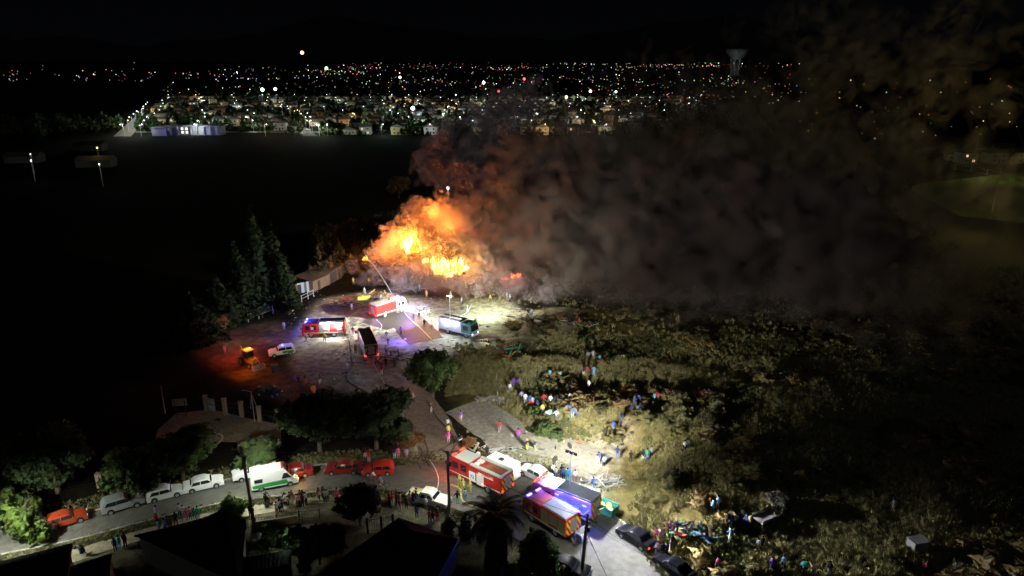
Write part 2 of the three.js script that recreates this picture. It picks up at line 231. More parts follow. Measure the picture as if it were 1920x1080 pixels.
const SHAPES = { // side outline from the rear sill round to the front sill; belt height, roof height, window bays
  hatch: { L: 3.9, W: 1.7, H: 1.48, belt: 0.92, body: [-1.92, 0.3, -1.95, 0.75, -1.86, 0.98, -1.62, 1.4, -1.2, 1.48, 0.1, 1.46, 0.72, 1.0, 1.55, 0.86, 1.88, 0.7, 1.93, 0.32], bays: [[-1.45, -0.62, 1.36], [-0.55, 0.62, 1.36]], ws: [0.14, 1.44, 0.72, 1.02], rw: [-1.84, 1.02, -1.64, 1.37], axles: [-1.2, 1.22] },
  sedan: { L: 4.5, W: 1.75, H: 1.46, belt: 0.93, body: [-2.2, 0.32, -2.24, 0.8, -2.12, 0.98, -1.5, 1.02, -0.95, 1.4, -0.5, 1.46, 0.25, 1.45, 1.0, 1.0, 1.85, 0.86, 2.2, 0.7, 2.24, 0.33], bays: [[-1.2, -0.35, 1.36], [-0.28, 0.8, 1.36]], ws: [0.3, 1.43, 0.98, 1.03], rw: [-1.46, 1.06, -0.99, 1.38], axles: [-1.35, 1.38] },
  suv: { L: 4.45, W: 1.84, H: 1.68, belt: 1.06, body: [-2.18, 0.4, -2.22, 0.9, -2.14, 1.12, -1.82, 1.6, -1.3, 1.68, 0.1, 1.66, 0.85, 1.14, 1.8, 1.02, 2.16, 0.85, 2.2, 0.42], bays: [[-1.66, -0.68, 1.55], [-0.6, 0.7, 1.55]], ws: [0.15, 1.63, 0.85, 1.17], rw: [-2.1, 1.18, -1.83, 1.56], axles: [-1.34, 1.36] },
  pickup: { L: 5.2, W: 1.82, H: 1.76, belt: 1.1, body: [-2.56, 0.5, -2.6, 1.05, -0.78, 1.06, -0.7, 1.7, -0.4, 1.76, 0.5, 1.75, 1.1, 1.14, 2.2, 1.04, 2.54, 0.9, 2.58, 0.5], bays: [[-0.62, 0.1, 1.64], [0.18, 0.9, 1.64]], ws: [0.55, 1.72, 1.1, 1.17], rw: [-0.79, 1.12, -0.72, 1.64], axles: [-1.6, 1.62] },
  van: { L: 5.4, W: 2.0, H: 2.5, belt: 1.25, body: [-2.68, 0.4, -2.7, 1.2, -2.62, 2.42, -2.45, 2.5, 1.0, 2.5, 1.25, 2.42, 2.0, 1.34, 2.55, 1.1, 2.68, 0.8, 2.68, 0.42], bays: [[1.0, 1.78, 2.0]], ws: [1.32, 2.36, 2.0, 1.38], rw: null, axles: [-1.6, 1.75] },
};
function car(label, kind, pos, turn, mat, o = {}) {
  const S = SHAPES[kind], t = thing(o.name || { hatch: 'parked_car', sedan: 'parked_car', suv: 'parked_car', pickup: 'pickup_truck', van: 'van' }[kind], label, o.cat || { pickup: 'pickup truck', van: 'van' }[kind] || 'car', pos, turn, o.group);
  const lean = (g, k = 0.2) => { const p = g.attributes.position; for (let i = 0; i < p.count; i++) { const y = p.getY(i), f = clamp((y - S.belt) / (S.H - S.belt), 0, 1); p.setZ(i, p.getZ(i) * (1 - k * f * (kind === 'van' ? 0.35 : 1))); } g.computeVertexNormals(); return g; };
  const pts = []; for (let i = 0; i < S.body.length; i += 2) pts.push(new THREE.Vector2(S.body[i], S.body[i + 1]));
  const sh = new THREE.Shape([pts[0], pts[1]]); sh.splineThru(pts.slice(2, -1)); sh.lineTo(pts[pts.length - 1].x, pts[pts.length - 1].y);
  for (const ax of [S.axles[1], S.axles[0]]) { sh.lineTo(ax + 0.42, S.body[1]); sh.absarc(ax, 0.36, 0.42, 0, Math.PI, false); sh.lineTo(ax - 0.42, S.body[1]); }
  const hw = S.W / 2, g = new THREE.ExtrudeGeometry(sh, { depth: S.W - 0.12, bevelSize: 0.06, bevelThickness: 0.06, bevelSegments: 2, curveSegments: 6 }); g.translate(0, 0, -hw + 0.06);
  obj('body', lean(g), mat, t);
  const win = (pl, name, m = glass) => { for (const s of [-1, 1]) { const w = new THREE.ExtrudeGeometry(new THREE.Shape(pl.map(([x, y]) => new THREE.Vector2(x, y))), { depth: 0.02, bevelEnabled: false }); w.translate(0, 0, s > 0 ? hw - 0.008 : -hw - 0.012); obj(name, lean(w), m, t); } };
  S.bays.forEach(([a, b, y], i) => win([[a - (i ? 0 : 0.18), S.belt + 0.06], [b + (i === S.bays.length - 1 ? 0.22 : 0), S.belt + 0.06], [b - (i === S.bays.length - 1 ? 0.32 : 0), y], [a + (i ? 0 : 0.1), y]], 'side_window'));
  const pane = ([x1, y1, x2, y2], name) => { const L = Math.hypot(x2 - x1, y2 - y1), a = Math.atan2(y2 - y1, x2 - x1), w = bx(L * 0.94, 0.03, S.W * 0.86, (x1 + x2) / 2, (y1 + y2) / 2, 0, 0, 0, a); w.translate(Math.sign(x1 + x2 - 0.2) * Math.abs(Math.sin(a)) * 0.02, 0.02, 0); obj(name, lean(w, 0.16), glass, t); };
  pane(S.ws, 'windscreen'); if (S.rw) pane(S.rw, 'rear_window');
  for (const ax of S.axles) for (const s of [-1, 1]) wheel(t, ax, s * (hw - 0.1));
  const fx = S.L / 2 - 0.04, ly = S.body[S.body.length - 3] + 0.0;
  for (const s of [-1, 1]) {
    obj('headlight', rb(0.2, 0.15, 0.36, fx + 0.02, ly - 0.02, s * (hw - 0.26), 0.05), o.head ? whiteGlow : lens, t);
    obj('tail_light', rb(0.14, 0.18, 0.26, -fx - 0.05, S.belt - 0.12, s * (hw - 0.18), 0.04), o.tail ? redGlow : redLens, t);
    obj('mirror', rb(0.12, 0.14, 0.2, (S.ws[2] + S.ws[0]) / 2 + 0.12, S.belt + 0.12, s * (hw + 0.08), 0.04), o.mirror || mat, t);
  }
  for (const k of [-1, 1]) obj('bumper', rb(0.1, 0.2, S.W - 0.16, k * (fx + 0.07), 0.45, 0, 0.04), blackPl, t);
  obj('grille', bx(0.03, 0.12, S.W * 0.4, fx + 0.1, ly - 0.08, 0), blackPl, t);
  obj('number_plate', bx(0.02, 0.11, 0.42, -fx - 0.13, 0.6, 0), M('plate_white', [0.7, 0.7, 0.68], 0.6), t);
  if (kind === 'pickup') { obj('cargo_bed', [bx(1.7, 0.03, 1.5, -1.68, 1.08, 0)], blackPl, t); obj('bed_rail', [bx(1.8, 0.09, 0.08, -1.68, 1.12, 0.82), bx(1.8, 0.09, 0.08, -1.68, 1.12, -0.82), bx(0.08, 0.09, 1.6, -2.55, 1.12, 0)], mat, t); obj('load', rb(1.0, 0.28, 1.1, -1.6, 1.2, 0, 0.1), M('load_olive', [0.42, 0.4, 0.14], 0.9), t); for (const k of [-1, 1]) obj('side_step', bx(1.6, 0.06, 0.14, 0.15, 0.42, k * (hw + 0.05)), blackPl, t); }
  return t;
}
// a vehicle between two places on the ground: where its tail stands and where its nose stands
function span(rear, front) { const a = flat(...rear), b = flat(...front); return [a.clone().add(b).multiplyScalar(0.5), yawTo(a, b), a.distanceTo(b)]; }
const WH = paint('white_paint', [0.78, 0.79, 0.78]), SI = M('silver_paint', [0.5, 0.52, 0.55], 0.3, { metalness: 0.5, clearcoat: 1 }), RD = paint('red_paint', [0.55, 0.03, 0.015]), DR = paint('dark_red_paint', [0.22, 0.012, 0.012]), OR = paint('orange_red_paint', [0.36, 0.045, 0.016]), BK = M('black_paint', [0.006, 0.006, 0.009], 0.3, { specularIntensity: 0.3 }), GN = paint('green_paint', [0.02, 0.3, 0.06]);
const put = (label, kind, rear, front, mat, o) => { const [p, y] = span(rear, front); p.y = 0.02; return car(label, kind, p, y, mat, o); };
put('orange-red hatchback at the far left end of the street', 'hatch', [98, 990], [157, 972], OR);
put('silver estate car parked under the street trees behind the orange-red hatchback', 'suv', [197, 962], [266, 942], SI);
put('small white hatchback between the silver car and the white saloon', 'hatch', [283, 939], [338, 925], WH);
put('white saloon parked left of the wooden utility pole', 'sedan', [350, 922], [415, 907], WH);
put('white pickup with dark windows hidden behind the green and white van', 'pickup', [520, 884], [436, 902], WH);
put('dark red car with its tail in shadow in front of the green and white van', 'sedan', [575, 889], [528, 896], DR);
put('dark red car parked nose to tail left of the bright red hatchback', 'sedan', [674, 884], [616, 886], DR);
put('bright red hatchback parked beside the dark track mouth', 'hatch', [737, 886], [682, 889], RD);
put('white saloon with a bluish rear window beside the white minibus', 'sedan', [1026, 906], [982, 885], WH);
const blackCar = put('black saloon with lit red tail lights on the pale road', 'sedan', [1218, 1032], [1168, 1000], BK, { tail: true });
put('black car lower down the road with a pale plate, cut by the frame', 'sedan', [1290, 1092], [1238, 1054], BK);
put('dark car at the bottom edge below the leaning pole', 'suv', [1032, 1066], [1100, 1086], BK);
put('white pickup with an olive load in its open bed', 'pickup', [772, 936], [838, 952], M('cream_paint', [0.6, 0.6, 0.54], 0.4, { clearcoat: 0.6 }));
put('dark car behind the fence, half hidden by the big trees', 'hatch', [486, 738], [524, 744], paint('dark_blue_paint', [0.02, 0.03, 0.06]));
{ // green and white police van
  const [p, y] = span([476, 917], [556, 902]); p.y = 0.02; const v = car('white van with a broad green flank and amber indicators', 'van', p, y, WH, { tail: false, mirror: blackPl });
  for (const s of [-1, 1]) { obj('flank_panel', new THREE.ExtrudeGeometry(new THREE.Shape([[-2.55, 0.55], [0.9, 0.55], [1.6, 0.6], [1.35, 1.15], [-0.6, 1.1], [-2.6, 0.95]].map(([a, b]) => new THREE.Vector2(a, b))), { depth: 0.012, bevelEnabled: false }).translate(0, 0, s > 0 ? 0.994 : -1.006), GN, v); obj('side_window', rb(0.95, 0.5, 0.03, -1.85, 1.5, s * 0.985, 0.012), glass, v); obj('indicator', rb(0.12, 0.18, 0.16, 2.62, 0.9, s * 0.86, 0.03), amberGlow, v); }
  obj('roof_ribs', [0, 1, 2, 3, 4].map((k) => bx(0.06, 0.03, 1.5, -2.0 + k * 0.7, 2.515, 0)), WH, v); obj('roof_vent', rb(0.5, 0.1, 0.5, -0.7, 2.55, 0.1, 0.04), M('grey_plastic', [0.4, 0.42, 0.42], 0.6), v);
  obj('light_bar', rb(0.3, 0.14, 1.3, 1.0, 2.58, 0, 0.05), RD, v);
  for (const s of [-1, 1]) lamp(inG(v, V(2.9, 0.9, s * 0.86)), [1, 0.4, 0.06], 7, 5);
}
{ // patrol car on the lot
  const [p, y] = span([549, 662], [509, 668]); p.y = 0.02; const v = car('green and white patrol car alone on the gravel lot', 'suv', p, y, WH);
  for (const s of [-1, 1]) obj('flank_panel', bx(1.9, 0.4, 0.012, -1.0, 0.78, s * 0.924), GN, v);
  obj('light_bar', rb(0.3, 0.12, 1.1, -0.2, 1.74, 0, 0.05), blueGlow, v); lamp(inG(v, V(-0.2, 2.2, 0)), [0.15, 0.2, 1], 2.5, 6);
}
{ // minibus beside the red engine
  const [p, y] = span([968, 907], [905, 876]); p.y = 0.02; const v = car('white minibus with a dark roof hatch beside the red engine', 'van', p, y, WH, { mirror: blackPl });
  obj('rear_window', rb(0.03, 0.75, 1.35, -2.69, 1.75, 0, 0.012), glass, v); obj('roof_hatch', rb(0.75, 0.06, 0.7, -0.5, 2.54, -0.1, 0.03), blackPl, v); obj('roof_ribs', [0, 1, 2, 3, 4, 5].map((k) => bx(3.2, 0.025, 0.05, -0.7, 2.51, -0.75 + k * 0.3)), WH, v);
  for (const s of [-1, 1]) obj('side_window', rb(2.9, 0.72, 0.03, -0.9, 1.75, s * 0.97, 0.012), glass, v);
}
// ---- fire engines
const ER = paint('engine_red', [0.5, 0.015, 0.012]), EW = paint('engine_white', [0.72, 0.74, 0.73]), roofGrey = M('roof_sheet', [0.36, 0.42, 0.38], 0.5), roofDark = M('roof_dark', [0.007, 0.008, 0.01], 0.9, { specularIntensity: 0.08 }), shutterM = M('shutter_alu', [0.42, 0.44, 0.45], 0.35, { metalness: 0.7 }), hoseBed = M('hose_bed', [0.3, 0.09, 0.05], 0.9);
function print(w, h, text, fg, bg, font = 'bold 60px sans-serif') { const t = texture(w, h, (g) => { g.fillStyle = bg; g.fillRect(0, 0, w, h); g.fillStyle = fg; g.font = font; g.textAlign = 'center'; g.textBaseline = 'middle'; g.fillText(text, w / 2, h / 2 + 3); }); const m = new THREE.MeshStandardMaterial({ map: t, roughness: 0.5 }); m.name = 'print'; return m; }
const chevrons = (() => { const t = texture(256, 256, (g) => { g.fillStyle = '#d8c21a'; g.fillRect(0, 0, 256, 256); g.fillStyle = '#b3160f'; for (let k = -4; k < 8; k++) { g.beginPath(); g.moveTo(k * 64, 0); g.lineTo(k * 64 + 32, 0); g.lineTo(k * 64 + 160, 256); g.lineTo(k * 64 + 128, 256); g.fill(); } }); const m = new THREE.MeshStandardMaterial({ map: t, roughness: 0.5 }); m.name = 'chevrons'; return m; })();
// +x is the nose. o: L length, H height, cab length, colours, and what stands on it
function engine(label, pos, turn, o) {
  const t = thing('fire_engine', label, 'fire engine', pos, turn), { L, H = 3.0, cab = 2.2, W = 2.45 } = o, c = o.cabM || ER, b = o.bodyM || ER, x1 = L / 2, xc = x1 - cab, hw = W / 2;
  obj('chassis', [bx(L - 0.3, 0.25, 1.1, 0, 0.62, 0), bx(0.3, 0.3, W - 0.1, x1 - 0.12, 0.6, 0), bx(L * 0.5, 0.3, W - 0.2, -0.2, 0.55, 0)], blackPl, t);
  const s = new THREE.Shape([[xc, 0.55], [x1 - 0.02, 0.55], [x1, 1.35], [x1 - 0.32, H - 0.28], [x1 - 0.5, H - 0.2], [xc, H - 0.2]].map(([a, y]) => new THREE.Vector2(a, y))), g = new THREE.ExtrudeGeometry(s, { depth: W - 0.12, bevelSize: 0.05, bevelThickness: 0.06, bevelSegments: 2 }); g.translate(0, 0, -hw + 0.06); obj('cab', g, c, t);
  obj('cab_roof', rb(cab - 0.55, 0.1, W - 0.2, xc + cab / 2 - 0.22, H - 0.14, 0, 0.04), o.cabRoof || c, t);
  { const a = Math.atan2(H - 0.28 - 1.35, -0.32), Lw = Math.hypot(H - 1.63, 0.32); obj('windscreen', bx(Lw * 0.86, 0.04, W - 0.3, x1 - 0.1, 1.35 + (H - 1.63) / 2, 0, 0, 0, a), glass, t); }
  const n = cab > 2.4 ? 2 : 1; for (const z of [-1, 1]) for (let k = 0; k < n; k++) { const w = (cab - 0.7) / n, x = xc + 0.15 + w * (k + 0.5); const d = obj('cab_door', rb(w - 0.06, H - 1.15, 0.03, x, 0.62 + (H - 0.95) / 2, z * (hw + 0.012), 0.012), c, t); obj('door_window', rb(w * 0.74, (H - 1.6) * 0.62, 0.03, x, H * 0.66, z * (hw + 0.03), 0.012), glass, d); obj('handle', bx(0.16, 0.04, 0.04, x - w * 0.3, 1.25, z * (hw + 0.045)), blackPl, d); }
  const bl = L - cab - 0.12, bxm = -x1 + bl / 2, bh = (o.bodyH || H) - 0.75;
  obj('body', rb(bl, bh, W, bxm, 0.72 + bh / 2, 0, 0.07), b, t);
  const top = 0.72 + bh, rm = o.roof || roofGrey;
  if (o.bed) { obj('roof_rim', [bx(bl - 0.1, 0.14, 0.42, bxm, top + 0.07, hw - 0.24), bx(bl - 0.1, 0.14, 0.42, bxm, top + 0.07, -hw + 0.24), bx(0.3, 0.14, W - 0.9, -x1 + 0.22, top + 0.07, 0)], rm, t); obj('hose_bed', [0, 1, 2, 3, 4, 5].map((k) => rb(bl * 0.6, 0.09, 0.2, bxm - bl * 0.12, top + 0.03, -0.62 + k * 0.25, 0.04)), hoseBed, t); obj('equipment_box', [rb(0.8, 0.22, 0.6, bxm + bl * 0.36, top + 0.1, 0.2, 0.04), rb(0.6, 0.18, 0.5, bxm + bl * 0.36, top + 0.09, -0.5, 0.04)], EW, t); }
  else { obj('roof', rb(bl - 0.16, 0.09, W - 0.16, bxm, top + 0.045, 0, 0.03), rm, t); for (const z of [-1, 1]) obj('roof_rail', [bar(V(bxm - bl / 2 + 0.2, top + 0.22, z * (hw - 0.1)), V(bxm + bl / 2 - 0.2, top + 0.22, z * (hw - 0.1)), 0.025), ...[0, 1, 2, 3].map((k) => bar(V(bxm - bl / 2 + 0.25 + k * (bl - 0.5) / 3, top, z * (hw - 0.1)), V(bxm - bl / 2 + 0.25 + k * (bl - 0.5) / 3, top + 0.22, z * (hw - 0.1)), 0.02))], steel, t); }
  const nb = Math.max(2, Math.round(bl / 1.35)); for (const z of [-1, 1]) for (let k = 0; k < nb; k++) { if (o.open && o.open.includes(k) && z === o.side) continue; const w = bl / nb, x = -x1 + w * (k + 0.5), low = Math.abs(x - (-x1 + bl * 0.42)) < 0.75 ? 1.25 : 0.8, sm = o.shutter || shutterM; const sh = obj('shutter', bx(w - 0.12, top - low - 0.3, 0.03, x, (top - 0.3 + low) / 2 + 0.05, z * (hw + 0.012)), sm, t); obj('slat', Array.from({ length: 9 }, (_, i) => bx(w - 0.13, 0.05, 0.02, x, low + 0.15 + i * (top - low - 0.4) / 8, z * (hw + 0.03))), sm, sh); }
  for (const z of [-1, 1]) { for (const ax of [x1 - cab * 0.55, -x1 + bl * 0.42]) { wheel(t, ax, z * (hw - 0.17), 0.5, 0.3); obj('wheel_arch', new THREE.TorusGeometry(0.58, 0.05, 6, 16, Math.PI).translate(ax, 0.52, z * (hw + 0.01)), o.arch || blackPl, t); } obj('stripe', bx(L - 0.5, 0.12, 0.02, -0.1, 0.98, z * (hw + 0.05)), EW, t); obj('mirror', [rb(0.1, 0.45, 0.22, x1 + 0.16, H * 0.66, z * (hw + 0.22), 0.04), bar(V(x1 - 0.05, H * 0.78, z * hw), V(x1 + 0.16, H * 0.74, z * (hw + 0.2)), 0.025)], blackPl, t); obj('headlight', rb(0.08, 0.2, 0.34, x1 + 0.02, 0.9, z * (hw - 0.3), 0.03), o.head ? whiteGlow : lens, t); obj('tail_light', rb(0.06, 0.3, 0.2, -x1 - 0.02, 1.0, z * (hw - 0.16), 0.02), o.tail ? redGlow : redLens, t); }
  obj('grille', bx(0.04, 0.4, W * 0.55, x1 + 0.01, 1.1, 0), blackPl, t); obj('bumper', rb(0.2, 0.3, W, x1 + 0.06, 0.55, 0, 0.06), o.bumper || EW, t);
  obj('rear_panel', bx(0.03, bh - 0.3, W - 0.2, -x1 - 0.012, 0.72 + bh / 2, 0), o.rear || b, t); obj('rear_shutter', bx(0.03, bh - 0.7, W * 0.42, -x1 - 0.04, 0.8 + bh / 2, 0), shutterM, t);
  const lb = obj('light_bar', [rb(0.3, 0.16, W * 0.3, x1 - 0.72, H + 0.02, W * 0.3, 0.06), rb(0.3, 0.16, W * 0.3, x1 - 0.72, H + 0.02, -W * 0.3, 0.06)], o.beacon || blueGlow, t); obj('light_bar_base', rb(0.34, 0.06, W * 0.94, x1 - 0.72, H - 0.08, 0, 0.02), blackPl, t);
  if (o.ladder) { const lz = o.ladder * 0.55, ly = top + 0.32, r = [bar(V(bxm - bl * 0.46, ly, lz - 0.22), V(bxm + bl * 0.46, ly, lz - 0.22), 0.035), bar(V(bxm - bl * 0.46, ly, lz + 0.22), V(bxm + bl * 0.46, ly, lz + 0.22), 0.035)]; obj('ladder', r, alloy, t); for (let k = 0; k < 10; k++) { const x = bxm - bl * 0.43 + k * bl * 0.86 / 9; obj('rung', bar(V(x, ly, lz - 0.22), V(x, ly, lz + 0.22), 0.02), alloy, t); } }
  t.userData.top = top; return t;
}
const eng = (label, rear, front, off, o) => { const [p, y, L] = span(rear, front); const s = V(0, 0, -off * (o.W || 2.45) / 2).applyAxisAngle(V(0, 1, 0), y); p.add(s); p.y = 0.02; return engine(label, p, y, { ...o, L: o.L || clamp(L, 6.2, 9) }); };
// red engine with a nose light, its near flank lit from inside
const engA = eng('red engine seen side-on, near lockers open under a white light strip', [647, 632], [567, 634], -1, { roof: roofDark, cabRoof: roofDark, cab: 3.0, open: [0, 1, 2], side: -1, head: true });
{ const w = -1, bl = engA.userData; obj('light_strip', bx(4.2, 0.14, 0.1, -1.6, 2.85, -1.28), whiteGlow, engA); obj('locker', [bx(1.0, 1.7, 0.06, -3.1, 1.75, -1.25), bx(0.9, 1.7, 0.06, -0.7, 1.75, -1.25)], EW, engA); obj('locker_shelf', [bx(0.9, 0.05, 0.25, -3.1, 1.5, -1.38), bx(0.9, 0.05, 0.25, -3.1, 2.1, -1.38), bx(0.8, 0.05, 0.25, -0.7, 1.7, -1.38)], blackPl, engA); obj('pump_panel', bx(1.1, 0.8, 0.06, -1.95, 2.0, -1.26), M('pump_red', [0.4, 0.05, 0.05], 0.5), engA); obj('door_emblem', bx(0.5, 0.5, 0.03, 2.0, 1.9, -1.27), EW, engA);
  lamp(inG(engA, V(-2.6, 2.7, -1.75)), [1, 0.98, 0.95], 60, 8); lamp(inG(engA, V(-0.8, 2.7, -1.75)), [1, 0.98, 0.95], 60, 8);
  spot(inG(engA, V(4.2, 1.0, -0.8)), inG(engA, V(22, 0, -3)), [1, 0.72, 0.35], 420, 0.3, 0.7); lamp(inG(engA, V(3.6, 3.5, -1.6)), [0.06, 0.09, 1], 26, 6); lamp(inG(engA, V(3.2, 3.7, 1.4)), [0.05, 0.08, 1], 320, 6); }
// pumper with a white cab and a water gun
const engB = eng('red pumper with a white cab throwing a water jet at the fire', [702, 602], [768, 581], 1, { L: 7.8, cabM: EW, cab: 2.6, bed: false, roof: roofGrey, ladder: -1, tail: true, shutter: ER, beacon: violetGlow, H: 2.9 });
obj('cab_skirt', [bx(2.4, 0.75, 0.03, 2.0, 0.98, 1.245), bx(2.4, 0.75, 0.03, 2.0, 0.98, -1.245)], ER, engB); obj('water_gun', [cy(0.16, 0.2, 0.5, 0.3, 3.2, 0, 10), bar(V(0.3, 3.4, 0), V(1.2, 4.0, -0.1), 0.09)], ER, engB);
lamp(inG(engB, V(3.0, 3.4, 0)), [0.2, 0.09, 1], 80, 6); lamp(inG(engB, V(4.8, 1.2, 0.9)), [0.15, 0.05, 1], 120, 5); lamp(flat(752, 622, 2.2), [0.14, 0.06, 1], 80, 8); lamp(inG(engB, V(-4.3, 1.6, 1.2)), [1, 0.05, 0.08], 6, 4); lamp(inG(engB, V(-4.2, 0.7, 1.4)), [0.2, 0.2, 1], 9, 4); obj('side_beacon', rb(0.2, 0.16, 0.08, -1.6, 1.2, 1.27, 0.03), violetGlow, engB);
// engine seen from behind
const engC = eng('black-roofed engine seen from behind with red tail lights', [698, 677], [683, 640], 0, { bodyM: EW, shutter: EW, roof: roofDark, cabRoof: roofDark, tail: true, head: true, rear: print(256, 256, '////', '#7fd8c8', '#20443e', 'bold 190px sans-serif'), beacon: M('beacon_off', [0.06, 0.08, 0.3], 0.2) });
for (const z of [-1, 1]) { obj('rear_lamp', rb(0.08, 0.22, 0.26, -engC.userData.top * 0 - 4.1, 2.3, z * 1.05, 0.03), redGlow, engC); lamp(inG(engC, V(-4.5, 1.0, z * 1.1)), [1, 0.06, 0.04], 12, 5); }
spot(inG(engC, V(4.6, 1.2, 0)), inG(engC, V(16, 0, 0.5)), [1, 0.95, 0.82], 520, 0.8, 0.7);
// pale blue-lit engine facing right with headlights on
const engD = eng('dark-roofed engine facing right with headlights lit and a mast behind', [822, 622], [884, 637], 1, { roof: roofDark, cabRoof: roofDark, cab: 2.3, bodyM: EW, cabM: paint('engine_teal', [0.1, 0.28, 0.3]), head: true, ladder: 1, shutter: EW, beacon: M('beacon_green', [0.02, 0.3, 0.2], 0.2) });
obj('light_strip', bx(3.4, 0.1, 0.08, -1.2, 2.8, 1.28), whiteGlow, engD); lamp(inG(engD, V(-2.0, 2.75, 1.8)), [0.75, 0.85, 1], 16, 8); lamp(inG(engD, V(0.2, 2.75, 1.8)), [0.6, 0.75, 1], 12, 8);
spot(inG(engD, V(4.0, 1.0, 0)), inG(engD, V(14, 0, 1.5)), [1, 0.95, 0.85], 260, 0.6, 0.7);
// two-part red engine on the street
const engE = eng('red engine with a grey-green roof and crew at its side', [940, 938], [841, 892], -1, { cab: 3.4, bed: true, roof: roofGrey, cabRoof: roofGrey, tail: true, shutter: ER, rear: chevrons, beacon: redGlow, H: 3.1, bodyH: 2.9 });
obj('door_number', bx(1.0, 1.3, 0.02, 0.25, 1.5, -1.29), print(128, 160, '72', '#2a3c9c', '#dfe4f2', 'bold 76px sans-serif'), engE); obj('name_board', bx(2.3, 0.3, 0.02, -1.9, 2.35, -1.29), print(512, 64, 'BOMBEROS', '#8d2a22', '#eadfd6', 'bold 50px sans-serif'), engE);
obj('open_locker', [bx(1.1, 1.5, 0.05, -1.0, 1.45, -1.27)], EW, engE);
for (const [x, y, z] of [[4.6, 2.6, -1.1], [4.6, 1.0, -1.2]]) lamp(inG(engE, V(x, y, z)), [1, 0.12, 0.04], 11, 5); lamp(inG(engE, V(4.4, 3.3, 1.2)), [1, 0.16, 0.04], 26, 6); obj('side_marker', rb(0.2, 0.14, 0.06, -1.4, 1.05, -1.29, 0.02), amberGlow, engE);
// big rescue engine, flooded blue
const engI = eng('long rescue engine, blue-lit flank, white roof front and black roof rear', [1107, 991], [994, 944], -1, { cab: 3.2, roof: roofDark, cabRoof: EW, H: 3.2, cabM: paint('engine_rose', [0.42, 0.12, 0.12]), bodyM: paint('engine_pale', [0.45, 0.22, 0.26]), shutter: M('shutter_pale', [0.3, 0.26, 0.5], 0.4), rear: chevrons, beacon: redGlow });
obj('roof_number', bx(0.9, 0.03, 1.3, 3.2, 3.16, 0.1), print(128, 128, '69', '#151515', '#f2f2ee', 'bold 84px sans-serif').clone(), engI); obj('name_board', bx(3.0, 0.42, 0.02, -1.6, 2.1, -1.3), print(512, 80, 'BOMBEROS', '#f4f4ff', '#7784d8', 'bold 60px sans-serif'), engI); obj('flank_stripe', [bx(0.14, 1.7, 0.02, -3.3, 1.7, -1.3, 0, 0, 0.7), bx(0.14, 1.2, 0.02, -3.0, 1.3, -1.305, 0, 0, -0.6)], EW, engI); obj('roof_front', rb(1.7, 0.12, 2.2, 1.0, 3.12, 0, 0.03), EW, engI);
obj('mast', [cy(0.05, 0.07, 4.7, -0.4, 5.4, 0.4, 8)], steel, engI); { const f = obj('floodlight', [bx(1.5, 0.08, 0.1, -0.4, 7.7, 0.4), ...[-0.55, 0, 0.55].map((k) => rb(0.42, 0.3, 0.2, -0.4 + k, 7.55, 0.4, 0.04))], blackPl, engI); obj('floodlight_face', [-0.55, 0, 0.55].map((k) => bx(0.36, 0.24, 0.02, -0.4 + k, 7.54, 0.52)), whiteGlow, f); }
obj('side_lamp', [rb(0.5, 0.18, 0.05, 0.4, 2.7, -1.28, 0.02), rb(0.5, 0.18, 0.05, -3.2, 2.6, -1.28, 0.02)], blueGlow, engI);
// nearest engine with a ladder, lockers and a yellow rear
const engJ = eng('nearest engine, red cab roof, black body roof and yellow chevron rear', [1060, 1020], [978, 967], -1, { cab: 2.9, roof: M('roof_slate', [0.14, 0.16, 0.17], 0.45), cabRoof: M('roof_red', [0.32, 0.06, 0.03], 0.6), ladder: 1, rear: chevrons, tail: false, shutter: M('shutter_gold', [0.42, 0.36, 0.2], 0.4, { metalness: 0.5 }), H: 2.9 });
obj('door_number', bx(0.7, 0.7, 0.02, 1.9, 1.6, -1.28), print(96, 96, '12', '#e8e8f4', '#a81510', 'bold 66px sans-serif'), engJ); obj('rear_emblem', bx(0.02, 0.9, 0.8, -engJ.userData.top * 0 - 4.6, 1.7, 0.1), EW, engJ); obj('rear_step', bx(0.5, 0.08, 2.2, -4.6, 0.5, 0), blackPl, engJ);
for (const x of [2.6, 0.4, -1.4, -3.0]) lamp(inG(engJ, V(x, 3.2, 1.7)), [0.02, 0.025, 1], 34, 6);
lamp(inG(engJ, V(3.6, 3.2, -0.6)), [0.2, 0.16, 1], 6, 6);
